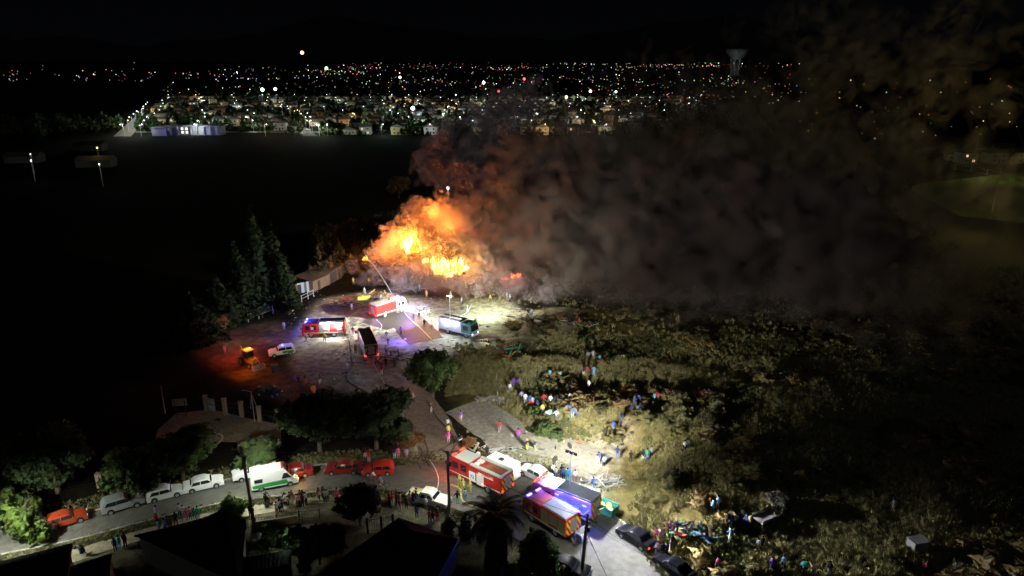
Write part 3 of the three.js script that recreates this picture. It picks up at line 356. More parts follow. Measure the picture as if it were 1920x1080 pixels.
export_lights: { // the two mast lamps that flood the open land
  const a = inG(engI, V(-0.4, 7.9, 1.0)); const aimed = (p, to, rgb, far, near) => { const q = to.clone().sub(p).setY(0).normalize().multiplyScalar(40).add(p); q.y = p.y - 7; spot(p, q, rgb, far, 0.8, 1, 14); spot(p, to.clone().lerp(p.clone().setY(0), 0.45), rgb, near, 1.25, 0.7, 12); };
  aimed(a, flat(1165, 765), [1, 0.98, 0.88], 4300, 150); aimed(a.clone().add(V(0.3, 0, 0.4)), flat(1190, 1010), [0.95, 0.98, 1], 4300, 1700); aimed(a.clone().add(V(-0.4, 0, 0)), flat(925, 785), [0.97, 1, 0.93], 2600, 160);
  const b = inG(engD, V(-1.8, 5.6, -0.4)); obj('mast', [cy(0.05, 0.06, 4.3, -2.0, 5.05, -0.2, 8)], steel, engD); const f = obj('floodlight', [-0.5, 0.5].map((k) => rb(0.4, 0.3, 0.3, -2.0 + k, 7.1, -0.2, 0.04)), blackPl, engD); obj('floodlight_face', [-0.5, 0.5].map((k) => bx(0.34, 0.24, 0.02, -2.0 + k, 7.1, -0.37)), whiteGlow, f);
  aimed(inG(engD, V(-2.0, 7.2, -1.0)), flat(960, 565), [0.93, 1, 0.84], 4200, 420); aimed(inG(engD, V(-2.6, 7.2, -1.0)), flat(720, 590), [0.95, 1, 0.88], 7500, 520); lamp(inG(engD, V(-2.2, 7.6, 0.3)), [0.93, 1, 0.86], 230, 12);
}
{ // backhoe loader with a lit cab roof
  const [p, y] = span([452, 676], [486, 694]); const t = thing('backhoe_loader', 'backhoe loader with a glowing amber cab roof on the red track', 'loader', p, y), Y = paint('machine_yellow', [0.5, 0.3, 0.03]);
  obj('chassis', [rb(3.4, 0.6, 1.1, 0, 1.0, 0, 0.08), rb(1.5, 0.6, 1.0, 1.3, 1.5, 0, 0.1)], Y, t); obj('cab', [bx(0.08, 1.4, 0.08, 0.5, 2.1, 0.6), bx(0.08, 1.4, 0.08, 0.5, 2.1, -0.6), bx(0.08, 1.4, 0.08, -0.9, 2.1, 0.6), bx(0.08, 1.4, 0.08, -0.9, 2.1, -0.6)], blackPl, t); obj('cab_glass', bx(1.3, 1.2, 1.1, -0.2, 2.05, 0), glass, t); obj('cab_roof', rb(1.7, 0.14, 1.5, -0.2, 2.86, 0, 0.05), M('machine_roof', [0.6, 0.3, 0.06], 0.5), t); obj('work_lamp', rb(0.16, 0.12, 1.2, -0.2, 2.98, 0, 0.05), amberGlow, t);
  for (const s of [-1, 1]) { wheel(t, -1.1, s * 0.85, 0.72, 0.4); wheel(t, 1.5, s * 0.8, 0.5, 0.34); obj('loader_arm', bar(V(0.9, 1.6, s * 0.62), V(2.5, 0.7, s * 0.62), 0.09), Y, t); }
  obj('bucket', [bx(0.06, 0.8, 2.1, 2.6, 0.5, 0), bx(0.7, 0.06, 2.1, 2.95, 0.13, 0), bx(0.7, 0.8, 0.06, 2.9, 0.45, 1.03), bx(0.7, 0.8, 0.06, 2.9, 0.45, -1.03)], M('bucket_steel', [0.5, 0.35, 0.35], 0.5), t); obj('digger_arm', [bar(V(-1.7, 1.2, 0), V(-2.5, 2.9, 0), 0.12), bar(V(-2.5, 2.9, 0), V(-3.0, 1.4, 0), 0.1)], Y, t);
  lamp(inG(t, V(0.2, 3.6, 0)), [1, 0.42, 0.05], 24, 6); lamp(inG(t, V(2.2, 1.6, 2.6)), [1, 0.25, 0.05], 16, 6); lamp(inG(t, V(-3.6, 2.6, -2)), [1, 0.14, 0.06], 110, 6);
}
{ const p = flat(1138, 962), t = thing('skip_container', 'small teal skip with a yellow load behind the rescue engine', 'skip', p, 2.5); const T = M('teal_paint', [0.03, 0.2, 0.19], 0.6);
  obj('body', [bx(2.0, 0.06, 1.5, 0, 0.3, 0), bx(2.1, 0.9, 0.06, 0, 0.7, 0.78), bx(2.1, 0.9, 0.06, 0, 0.7, -0.78), bx(0.06, 0.9, 1.56, 1.03, 0.7, 0), bx(0.06, 0.9, 1.56, -1.03, 0.7, 0)], T, t); obj('rim', [bx(2.2, 0.08, 0.1, 0, 1.17, 0.8), bx(2.2, 0.08, 0.1, 0, 1.17, -0.8)], T, t); obj('load', [0, 1, 2, 3, 4].map((k) => rb(0.55, 0.35, 0.5, -0.7 + k * 0.35, 0.95 + 0.06 * (k % 2), (k % 3 - 1) * 0.38, 0.12)), M('load_yellow', [0.5, 0.42, 0.08], 0.9), t); obj('lid', bx(1.3, 0.05, 1.6, 1.9, 0.35, 0, 0, 0, -0.3), blackPl, t); }
// ------------------------------------------------------------------ trees and shrubs
const leafM = (name, c, k = 0.35) => M(name, c, 0.85, { vertexColors: true, side: THREE.DoubleSide, transmission: k, thickness: 0, specularIntensity: 0.25 });
function crown(blobs, n, size, seed, long = 1) { // leaf clumps through the volume of a few uneven lobes; normals lean outwards
  const r = rng(seed), P = [], N = [], C = [], tot = blobs.reduce((s, b) => s + b[3] * b[4] * b[5], 0), q = new THREE.Quaternion(), a = V(0, 0, 0), e = new THREE.Euler();
  for (const [bx0, by0, bz0, rx, ry, rz] of blobs) {
    const k = Math.round(n * rx * ry * rz / tot);
    for (let i = 0; i < k; i++) {
      let x, y, z, d; do { x = r() * 2 - 1; y = r() * 2 - 1; z = r() * 2 - 1; d = Math.hypot(x, y, z); } while (d > 1 || r() > 0.25 + 0.75 * d * d);
      const lumpy = 1 + 0.6 * noise.noise(x * 2.2 + seed + by0, y * 2.2 + bx0, z * 2.2), wx = bx0 + x * rx * lumpy, wy = by0 + y * ry * lumpy, wz = bz0 + z * rz * lumpy;
      if (noise.noise(wx * 0.7 + seed, wy * 0.7, wz * 0.7) < -0.2) continue;
      const s = size * (0.6 + 0.8 * r()); e.set(r() * 6.28, r() * 6.28, r() * 6.28); q.setFromEuler(e);
      const c = [[-s * 0.5, 0, -s * long * 0.6], [s * 0.5, 0.1 * s, -s * long * 0.1], [0, 0, s * long], [-s * 0.6, 0, s * long * 0.2]].map((v) => a.set(...v).applyQuaternion(q).clone().add(V(wx, wy, wz)));
      const fn = c[1].clone().sub(c[0]).cross(c[2].clone().sub(c[0])).normalize(), out = V(x, y + 0.25, z).normalize(); let quad = [0, 1, 2, 0, 2, 3]; if (fn.dot(out) < 0) { fn.negate(); quad = [0, 2, 1, 0, 3, 2]; } const nn = fn.multiplyScalar(0.55).add(out).normalize();
      const t = 0.7 + 0.5 * r() + 0.5 * noise.noise(wx * 0.9, wy * 0.9, wz * 0.9 + seed), w = r() * 0.25;
      for (const i2 of quad) { P.push(c[i2].x, c[i2].y, c[i2].z); N.push(nn.x, nn.y, nn.z); C.push(t * (1 + w), t, t * (1 - w * 0.6)); }
    }
  }
  const g = new THREE.BufferGeometry(); g.setAttribute('position', new THREE.Float32BufferAttribute(P, 3)); g.setAttribute('normal', new THREE.Float32BufferAttribute(N, 3)); g.setAttribute('uv', new THREE.Float32BufferAttribute(new Float32Array(P.length / 3 * 2), 2)); g.setAttribute('color', new THREE.Float32BufferAttribute(C, 3)); return g;
}
const bark = M('bark', [0.11, 0.085, 0.06], 0.95, { bumpMap: grainBy(2), bumpScale: 0.03 });
function limbs(h, r0, spread, seed) { const r = rng(seed), g = [bar(V(0, -0.2, 0), V(0.1, h * 0.5, 0.05), r0, 8, r0 * 0.7)]; for (let i = 0; i < 6; i++) { const a = i * 1.05 + r(), e = V(Math.cos(a) * spread * (0.5 + 0.5 * r()), h * (0.7 + 0.25 * r()), Math.sin(a) * spread * (0.5 + 0.5 * r())), m = V(0.1, h * 0.5, 0.05).lerp(e, 0.5).add(V(0, h * 0.06, 0)); g.push(bar(V(0.1, h * (0.38 + 0.1 * r()), 0.05), m, r0 * 0.5, 6, r0 * 0.35), bar(m, e, r0 * 0.35, 5, r0 * 0.1)); } return g; }
function tree(name, label, p, h, w, leaf, n, size, seed, lobes, o = {}) {
  const t = thing(name, label, o.cat || 'tree', p, seed), r = rng(seed * 7 + 1), bl = lobes || (() => { const b = [[0, h * 0.62, 0, w * 0.3, h * 0.3, w * 0.3]]; for (let i = 0; i < 12; i++) { const a = i * 2.4 + r() * 0.6, d = w * (0.16 + 0.24 * r()); b.push([Math.cos(a) * d, h * (0.36 + 0.46 * r()), Math.sin(a) * d, w * (0.1 + 0.12 * r()), h * (0.08 + 0.11 * r()), w * (0.1 + 0.12 * r())]); } return b; })();
  obj('trunk', /conifer/.test(name) ? bar(V(0, -0.2, 0), V(0, h * 0.9, 0), h * 0.018, 8, 0.03) : limbs(h, o.r0 || h * 0.035, w * 0.3, seed + 3), bark, t); obj('crown', crown(bl, n, size, seed, o.long), leaf, t); return t;
}
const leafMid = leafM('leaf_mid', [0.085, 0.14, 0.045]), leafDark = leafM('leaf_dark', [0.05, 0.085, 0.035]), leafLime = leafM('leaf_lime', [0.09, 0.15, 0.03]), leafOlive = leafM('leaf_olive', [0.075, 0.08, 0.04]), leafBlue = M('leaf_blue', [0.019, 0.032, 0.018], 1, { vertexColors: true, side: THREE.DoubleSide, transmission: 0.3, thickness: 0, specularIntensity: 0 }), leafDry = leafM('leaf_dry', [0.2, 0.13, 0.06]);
tree('round_tree', 'round green tree standing alone at the edge of the engine lot', flat(812, 745), 8.4, 9.2, leafMid, 12750, 0.3, 11);
tree('street_tree', 'dark spreading tree behind the dark red car, left one of the dense pair', flat(600, 846), 8.6, 10, leafDark, 13600, 0.3, 12);
tree('street_tree', 'dark spreading tree beside the hose-crossed track, right one of the dense pair', flat(706, 842), 8.6, 10.5, leafDark, 13600, 0.3, 13);
tree('street_tree', 'broad green tree behind the white saloon, beside the plaza', flat(345, 905), 7.2, 9.6, leafMid, 12750, 0.3, 14);
tree('street_tree', 'green tree overhanging the silver estate car', flat(250, 928), 6.2, 7.4, leafMid, 10200, 0.3, 15);
tree('street_tree', 'small tree with a yellow-lit base above the green and white van', flat(490, 884), 4.6, 5.2, leafMid, 4500, 0.34, 16);
tree('street_tree', 'dark tall tree left of the silver estate car, barely lit', flat(110, 925), 9, 11, leafDark, 10200, 0.3, 17);
tree('street_bush', 'bright green leafy bush at the left edge of the street', flat(45, 990), 4.2, 7.5, leafLime, 6000, 0.32, 18, [[0, 2.0, 0, 2.4, 1.9, 1.9], [-2.4, 1.9, 0.4, 1.9, 1.7, 1.6], [2.4, 1.7, -0.3, 1.8, 1.6, 1.5], [4.2, 1.3, -1.1, 1.2, 1.2, 1.1]], { cat: 'bush' });
tree('young_tree', 'small lime-green tree on the pavement by the wooden utility pole', flat(440, 978), 3.4, 3.0, leafLime, 2600, 0.26, 19);
tree('round_tree', 'dark round tree with an orange-lit right edge above the pavement crowd', flat(676, 985), 5.4, 5.6, leafOlive, 5500, 0.3, 20);
tree('garden_tree', 'dense upright dark green tree right of the palm', flat(1006, 1092), 5.8, 4.6, leafMid, 6500, 0.28, 21, [[0, 3.4, 0, 1.7, 2.2, 1.7], [-1, 2.6, 0.3, 1.2, 1.8, 1.2], [1, 2.9, 0.2, 1.2, 2.0, 1.2], [0.2, 1.6, 0.4, 1.4, 1.4, 1.4]]);
tree('garden_tree', 'dark bushy garden tree below the pavement crowd, left of the black hip roof', flat(600, 1058), 4.6, 6, leafDark, 5000, 0.32, 22);
for (const [a, b, h, w, l, s] of [[842, 1008, 2.6, 1.6, 'dark slim shrub by the corner of the hip roof, left of two', 23], [872, 1012, 2.7, 1.7, 'dark slim shrub by the corner of the hip roof, right of two', 24]]) tree('slim_shrub', l, flat(a, b), h, w, leafDark, 1500, 0.22, s, [[0, h * 0.5, 0, w * 0.4, h * 0.48, w * 0.4], [w * 0.2, h * 0.35, 0, w * 0.3, h * 0.3, w * 0.3]], { cat: 'shrub' });
[[505, 1026, 1.3, 2.2, 'low leafy plant in the garden beside the black gable roof'], [522, 1018, 1.7, 2.0, 'tall leafy clump in the middle of the lit garden'], [548, 1022, 1.0, 2.4, 'pale low shrub at the right of the lit garden'], [500, 1002, 1.1, 1.6, 'small shrub by the garden wall']].forEach(([a, b, h, w, l], i) => tree('garden_shrub', l, flat(a, b), h, w, leafMid, 1400, 0.24, 40 + i, [[0, h * 0.5, 0, w * 0.45, h * 0.5, w * 0.45]], { cat: 'shrub', r0: 0.05 }));
// dark conifers and scrub on the left, reeds by the fire
[[490, 575, 21, 8, 'tallest dark conifer on the left, its tip highest of all'], [522, 568, 17, 8, 'dark conifer just right of the tallest one, tip lit dull orange'], [455, 590, 15, 9, 'dark broad conifer just left of the tallest one'], [535, 575, 12, 6, 'shorter conifer on the right flank of the dark group'], [415, 612, 10, 9, 'low dark tree above the earth bank'], [370, 640, 9, 10, 'low dark tree at the left end of the dark group']].forEach(([a, b, h, w, l], i) => {
  const r = rng(60 + i), bl = []; for (let k = 0; k < 9; k++) { const f = k / 8; bl.push([(r() - 0.5) * w * 0.3 * (1 - f), h * (0.12 + 0.82 * f), (r() - 0.5) * w * 0.3 * (1 - f), w * (0.42 * (1 - f) + 0.07), h * 0.11, w * (0.42 * (1 - f) + 0.07)]); }
  tree('conifer', l, flat(a, b), h, w, leafBlue, 9500, 0.5, 60 + i, bl);
});
tree('young_conifer', 'small pale spruce alone at the edge of the shacks', flat(598, 506), 6.4, 4.2, leafM('leaf_spruce', [0.09, 0.13, 0.11]), 1800, 0.4, 71, [0, 1, 2, 3, 4].map((k) => [0, 0.9 + k * 1.25, 0, 1.5 - k * 0.32, 0.8, 1.5 - k * 0.32]));
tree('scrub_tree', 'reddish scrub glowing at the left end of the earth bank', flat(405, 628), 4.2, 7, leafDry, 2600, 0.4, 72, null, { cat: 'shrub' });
tree('scrub_tree', 'blue-lit scrub between the rail fence and the shacks', flat(545, 588), 3.4, 6, leafBlue, 2400, 0.36, 73, null, { cat: 'shrub' });
tree('scrub_tree', 'lone tawny tree far behind the fire on the dark field', flat(748, 372), 9, 11, leafDry, 1500, 0.8, 74);
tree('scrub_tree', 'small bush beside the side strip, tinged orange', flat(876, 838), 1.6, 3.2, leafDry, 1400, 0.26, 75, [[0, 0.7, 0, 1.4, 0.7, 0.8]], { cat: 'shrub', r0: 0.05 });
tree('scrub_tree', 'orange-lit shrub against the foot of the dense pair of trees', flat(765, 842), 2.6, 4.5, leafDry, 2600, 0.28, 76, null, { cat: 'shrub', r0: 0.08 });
tree('scrub_tree', 'pale grey bush on the dark slope right of the black cars', flat(1458, 968), 3.2, 3.4, leafM('leaf_grey', [0.22, 0.23, 0.2]), 2200, 0.3, 77, null, { cat: 'shrub', r0: 0.06 });
[[1022, 812, 1.7, 4.2, 'broad green bush in the lit grass below the onlookers'], [1046, 822, 1.1, 2.6, 'small green bush just right of the broad bush in the lit grass'], [1000, 776, 1.2, 3.0, 'green bush at the left end of the grass row of onlookers'], [1096, 640, 1.4, 3.4, 'green bush right of the rubble mound'], [1262, 905, 1.6, 3.4, 'olive bush on the slope above the black saloon'], [1330, 800, 1.7, 4.0, 'olive bush in the dim land right of the path'], [1130, 770, 1.0, 2.4, 'low green bush between the two groups of onlookers']].forEach(([a, b, h, w, l], i) => tree('field_shrub', l, G(a, b), h, w, i < 4 ? leafMid : leafOlive, 1500, 0.22, 120 + i, [[0, h * 0.45, 0, w * 0.36, h * 0.5, w * 0.34], [w * 0.3, h * 0.3, 0.2, w * 0.24, h * 0.36, w * 0.22], [-w * 0.28, h * 0.32, -0.3, w * 0.26, h * 0.34, w * 0.24]], { cat: 'shrub', r0: 0.06 }));
{ // brush bank lit by the fire
  const gs = []; const list = []; const r = rng(88); const im0 = crown([[0, 0.8, 0, 0.9, 1.0, 0.9]], 60, 0.5, 5, 1.6); im0.deleteAttribute('uv');
  for (let i = 0; i < 900; i++) { const px = 590 + 190 * r(), py = 405 + 90 * r() * (1 - (px - 590) / 320) + (780 - px) * 0.24, p = G(px, py); list.push([p, 0.8 + 1.2 * r(), r() * 6]); }
  const im = new THREE.InstancedMesh(im0, leafOlive, list.length), m = new THREE.Matrix4(), q = new THREE.Quaternion(); list.forEach(([p, s, a], i) => im.setMatrixAt(i, m.compose(p, q.setFromAxisAngle(V(0, 1, 0), a), V(s, s, s)))); im.name = 'brushwood'; scene.add(im); tag(im, 'fire-lit brushwood bank left of the flames', 'brushwood', null, 'stuff');
}
{ // low scrub clumps over the dark land on the right
  const r = rng(97), im0 = crown([[0, 0.5, 0, 0.9, 0.65, 0.9]], 70, 0.34, 6, 1.8); im0.deleteAttribute('uv'); const list = [];
  for (let i = 0; i < 2600; i++) { const x = 0 + 125 * r(), z = -56 - 75 * r(); if (x > 0.8 * -z + 12 || fbm(x * 0.06, z * 0.06, 21, 3) < 0.02 + 0.2 * r() || segDist(x, z, roadMid.filter((_, k) => k % 5 === 0)) < 8 || segDist(x, z, PATH) < 6) continue; list.push([V(x, height(x, z), z), 0.6 + 1.1 * r(), r() * 6, r()]); }
  const m0 = leafM('leaf_scrub', [1, 1, 1]), im = new THREE.InstancedMesh(im0, m0, list.length), m = new THREE.Matrix4(), q = new THREE.Quaternion(), c = new THREE.Color(); list.forEach(([p, s, a, u], i) => { im.setMatrixAt(i, m.compose(p, q.setFromAxisAngle(V(0, 1, 0), a), V(s, s * 0.8, s))); u < 0.55 ? c.setRGB(0.27, 0.22, 0.1) : c.setRGB(0.15, 0.16, 0.07); im.setColorAt(i, c); }); im.name = 'scrub'; scene.add(im); tag(im, 'low olive and tawny scrub over the dark land on the right', 'scrub', null, 'stuff');
}
{ // palm: thick trunk in a skirt of hanging dead fronds under a dark shaggy head
  const p = flat(930, 1105), t = thing('palm_tree', 'shaggy dark palm in front of the red engines', 'palm tree', p, 0.4), h = 8.6, r = rng(4), frond = (a, el, L, drop) => { const P = [], d = V(Math.cos(a), 0, Math.sin(a)), s = V(-d.z, 0, d.x); let c = V(0, h, 0).addScaledVector(d, 0.2); const n = 12, st = []; for (let i = 0; i <= n; i++) { st.push(c.clone()); const e = el - drop * i / n; c = c.clone().addScaledVector(d, Math.cos(e) * L / n).add(V(0, Math.sin(e) * L / n, 0)); }
    for (let i = 1; i < n; i++) for (const k of [-1, 1]) for (const f of [0, 0.5]) { const b = st[i].clone().lerp(st[i + 1], f), dir = st[i + 1].clone().sub(st[i]).normalize(), w = 0.75 * Math.sin((i + f) / n * 2.9 + 0.2), tip = b.clone().addScaledVector(s, k * w).addScaledVector(dir, 0.35).add(V(0, -0.28, 0)), b2 = b.clone().addScaledVector(dir, 0.12); P.push(b.x, b.y, b.z, b2.x, b2.y, b2.z, tip.x, tip.y, tip.z); }
    for (let i = 0; i < n; i++) { const a1 = st[i], b1 = st[i + 1]; P.push(a1.x - s.x * 0.04, a1.y, a1.z - s.z * 0.04, a1.x + s.x * 0.04, a1.y, a1.z + s.z * 0.04, b1.x, b1.y, b1.z); }
    const g = new THREE.BufferGeometry(); g.setAttribute('position', new THREE.Float32BufferAttribute(P, 3)); g.computeVertexNormals(); return g; };
  obj('trunk', [cy(0.34, 0.5, h, 0, h / 2, 0, 12)], bark, t);
  const fm = M('palm_green', [0.014, 0.022, 0.011], 0.7, { side: THREE.DoubleSide, transmission: 0.2 }), dm = M('palm_dead', [0.04, 0.036, 0.026], 0.9, { side: THREE.DoubleSide });
  for (let i = 0; i < 46; i++) obj('frond', frond(i * 2.4 + r() * 0.4, 1.35 - 1.5 * (i / 46), 2.9 + 0.8 * r(), 1.5 + 0.5 * r()), fm, t);
  const sk = []; for (let i = 0; i < 60; i++) { const g = frond(i * 2.4 + r(), -0.9, 2.2 + 1.3 * r(), 0.9); g.translate(0, -1.2 - 3.0 * r(), 0); sk.push(g); } tag(obj('dead_frond_skirt', sk, dm, t), null, null, null, 'stuff');
}
// ------------------------------------------------------------------ houses, walls, fences, poles
const roofBlack = M('roof_black_sheet', [0.006, 0.0065, 0.0075], 0.9, { specularIntensity: 0.1, bumpMap: grainBy(2), bumpScale: 0.01 }), plaster = M('plaster', [0.3, 0.28, 0.24], 0.9), wood = M('weathered_wood', [0.13, 0.095, 0.065], 0.9, { bumpMap: grainBy(1, 5), bumpScale: 0.01 }), poleWood = M('pole_wood', [0.2, 0.17, 0.14], 0.9, { bumpMap: grainBy(1, 6), bumpScale: 0.02 }), ironM = M('iron', [0.04, 0.04, 0.045], 0.5, { metalness: 0.4 });
// roof corners as surveyed; walls stand 0.4 m inside, ridge along the middle
function house(label, corners, eave, ridge, o = {}) {
  const c = corners.map(([a, b]) => flat(a, b, eave)), m = c.reduce((s, p) => s.add(p), V(0, 0, 0)).multiplyScalar(1 / c.length), p = m.clone().setY(0), t = thing('house', label, 'house', p), L = c.map((q) => q.clone().sub(p));
  const inner = L.map((q) => V(q.x * 0.93, 0, q.z * 0.93)); obj('wall', poly(inner, 0, eave - 0.05), o.wall || plaster, t);
  const mid = (a, b, k) => a.clone().lerp(b, k), r1 = mid(L[0], L[3], 0.5).lerp(mid(L[1], L[2], 0.5), o.hip || 0.02).setY(ridge), r2 = mid(L[1], L[2], 0.5).lerp(mid(L[0], L[3], 0.5), o.hip || 0.02).setY(ridge);
  const face = (pts) => { const n = pts[1].clone().sub(pts[0]).cross(pts[2].clone().sub(pts[0])).normalize(); if (n.y < 0) { pts.reverse(); n.negate(); } const P = [], dn = n.clone().multiplyScalar(-0.12), q = pts.map((v) => v.clone().add(dn)); for (let i = 1; i + 1 < pts.length; i++) { for (const v of [pts[0], pts[i], pts[i + 1]]) P.push(v.x, v.y, v.z); for (const v of [q[0], q[i + 1], q[i]]) P.push(v.x, v.y, v.z); } pts.forEach((v, i) => { const w = pts[(i + 1) % pts.length], a = q[i], b = q[(i + 1) % pts.length]; for (const k of [v, a, w, w, a, b]) P.push(k.x, k.y, k.z); }); const g = new THREE.BufferGeometry(); g.setAttribute('position', new THREE.Float32BufferAttribute(P, 3)); g.computeVertexNormals(); return g; };
  const E = L.map((q) => q.clone().setY(eave));
  obj('roof', [face([E[0], E[1], r2, r1]), face([E[3], E[2], r2, r1]), face([E[0], E[3], r1]), face([E[1], E[2], r2])], roofBlack, t);
  const ribs = []; for (let k = 1; k < 12; k++) { const f = k / 12; for (const [A, B] of [[E[0], E[1]], [E[3], E[2]]]) { const a = A.clone().lerp(B, f), b = r1.clone().lerp(r2, f); ribs.push(bar(a.add(V(0, 0.03, 0)), b.add(V(0, 0.03, 0)), 0.03, 4)); } } const rf = t.children[t.children.length - 1]; tag(obj('seam', ribs, roofBlack, rf), null, null, null);
  obj('ridge_cap', bar(r1.clone().add(V(0, 0.06, 0)), r2.clone().add(V(0, 0.06, 0)), 0.1, 6), roofBlack, t);
  for (const k of o.gutters || [[1, 2]]) obj('gutter', bar(E[k[0]].clone().add(V(0, -0.06, 0)), E[k[1]].clone().add(V(0, -0.06, 0)), 0.08, 6), o.gutterM || M('gutter_pale', [0.3, 0.36, 0.5], 0.4), t);
  return t;
}
house('black-roofed house left of the lit garden, its eaves against the pavement', [[251, 1004], [385, 971], [461, 976], [452, 1098]].map((q) => q), 3.2, 4.6, { gutters: [] });
house('black roof cut by the left bottom corner of the frame', [[-60, 1068], [135, 1018], [122, 1110], [-60, 1150]], 3.0, 3.8, { gutters: [[1, 2]], gutterM: M('gutter_red', [0.4, 0.08, 0.06], 0.6) });
house('small flat black roof with a red side between the two left houses', [[133, 1062], [210, 1037], [204, 1100], [125, 1120]], 2.6, 2.9, { gutters: [[0, 3]], gutterM: M('gutter_red2', [0.4, 0.08, 0.06], 0.6) });
house('black hip-roofed house at the bottom centre with a blue-lit gutter', [[600, 1075], [748, 970], [860, 1011], [800, 1120]], 3.4, 5.0, { gutters: [[2, 3]], hip: 0.3 });
{ const t = house('low annex with lit sliding glass doors at the bottom, beside the garden', [[452, 1046], [545, 1030], [548, 1100], [452, 1120]], 2.6, 2.9, { gutters: [] });
  const a = flat(462, 1072).sub(t.position), b = flat(528, 1060).sub(t.position); const yy = yawTo(a, b); for (let k = 0; k < 4; k++) { const c = a.clone().lerp(b, (k + 0.5) / 4); const w = obj('window', bx(0.75, 1.7, 0.06, c.x, 1.1, c.z + 0.25, yy), M('window_warm', [0.5, 0.42, 0.28], 0.5), t); obj('frame', [bx(0.06, 1.8, 0.1, c.x - 0.4, 1.1, c.z + 0.28, yy)], ironM, w); }
  lamp(flat(495, 1062, 1.4).add(V(0, 0.2, 1.6)), [1, 0.85, 0.55], 5, 4); }
const fenceRun = (name, label, cat, pts, h, post, rail, mat, o = {}) => { const p = pts.map(([a, b]) => G(a, b)), o0 = p[0].clone(), t = thing(name, label, cat, o0); p.forEach((q, i) => { const l = q.clone().sub(o0); obj('post', bx(post, h, post, l.x, l.y + h / 2, l.z), o.postM || mat, t); if (o.cap) obj('cap', bx(post * 1.25, 0.1, post * 1.25, l.x, l.y + h + 0.05, l.z), o.postM || mat, t); if (i) { const k = p[i - 1].clone().sub(o0); for (const f of rail) obj('rail', bar(k.clone().add(V(0, h * f, 0)), l.clone().add(V(0, h * f, 0)), o.rr || 0.04, 5), mat, t); if (o.bars) { const n = Math.round(k.distanceTo(l) / o.bars); for (let j = 1; j < n; j++) { const c = k.clone().lerp(l, j / n); obj('bar', bar(c.clone().add(V(0, h * rail[0], 0)), c.clone().add(V(0, h * rail[rail.length - 1], 0)), 0.014, 4), mat, t); } } if (o.panel) obj('panel', bx(k.distanceTo(l) - post - 0.02, h * 0.78, 0.05, (k.x + l.x) / 2, (k.y + l.y) / 2 + h * 0.42, (k.z + l.z) / 2, yawTo(k, l)), o.panelM || mat, t); } }); return t; };
const brickTan = M('pillar_stone', [0.38, 0.3, 0.2], 0.9, { bumpMap: grainBy(1), bumpScale: 0.02 });
fenceRun('pillar_fence', 'fence of tan stone pillars and thin rails along the back of the plaza', 'fence', [[388, 770], [423, 776], [454, 782], [488, 791], [523, 797]], 2.4, 0.5, [0.12, 0.5, 0.82], ironM, { postM: brickTan, cap: true, rr: 0.03, bars: 0.35 });
fenceRun('gate', 'pale gate panel at the left end of the pillar fence', 'gate', [[391, 769], [405, 772]], 2.5, 0.08, [0.15, 0.4], ironM, { panel: true, panelM: M('gate_pale', [0.55, 0.56, 0.6], 0.6) });
fenceRun('rail_fence', 'post and rail fence lit violet along the dark trees', 'fence', [[430, 612], [447, 609], [466, 604], [486, 598], [512, 588]], 1.7, 0.14, [0.5, 0.95], M('rail_pale', [0.45, 0.42, 0.4], 0.8), { rr: 0.05 });
fenceRun('rail_fence', 'short rail fence in front of the shacks', 'fence', [[566, 567], [578, 561], [588, 556]], 1.6, 0.12, [0.5, 0.92], M('rail_pale', [0.45, 0.42, 0.4], 0.8), { rr: 0.05 });
fenceRun('garden_fence', 'iron railing between the lit garden and the pavement', 'fence', [[462, 992], [481, 988], [520, 983], [562, 976], [600, 972]], 1.3, 0.1, [0.1, 0.9], ironM, { bars: 0.3, rr: 0.025 });
fenceRun('garden_fence', 'iron railing with tall posts below the dark round tree', 'fence', [[690, 1000], [716, 996], [738, 992]], 2.0, 0.22, [0.15, 0.85], ironM, { bars: 0.25, rr: 0.03 });
{ const a = flat(482, 989), b = flat(560, 977), t = thing('garden_wall', 'low plaster wall, half yellow and half brown, at the front of the lit garden', 'wall', a); const y = yawTo(a, b), L = a.distanceTo(b), dir = b.clone().sub(a).normalize(); obj('panel', bx(L / 2 - 0.05, 0.9, 0.14, dir.x * L / 4, 0.45, dir.z * L / 4 + 0.3, y), M('wall_yellow', [0.5, 0.42, 0.2], 0.9), t); obj('panel', bx(L / 2 - 0.05, 0.9, 0.14, dir.x * L * 0.75, 0.45, dir.z * L * 0.75 + 0.3, y), M('wall_brown', [0.34, 0.2, 0.1], 0.9), t); obj('coping', bx(L, 0.08, 0.24, dir.x * L / 2, 0.95, dir.z * L / 2 + 0.3, y), plaster, t); }
tag(obj('garden_terrace', poly([[470, 1030], [476, 1000], [560, 985], [620, 980], [620, 1010], [540, 1030]].map(([a, b]) => flat(a, b)), -0.05, 0.03), M('terrace', [0.3, 0.32, 0.28], 0.9, { bumpMap: grainBy(1), bumpScale: 0.03 })), null, null, null, 'structure');
lamp(flat(535, 1012, 3.2), [0.8, 1, 0.75], 9, 8);
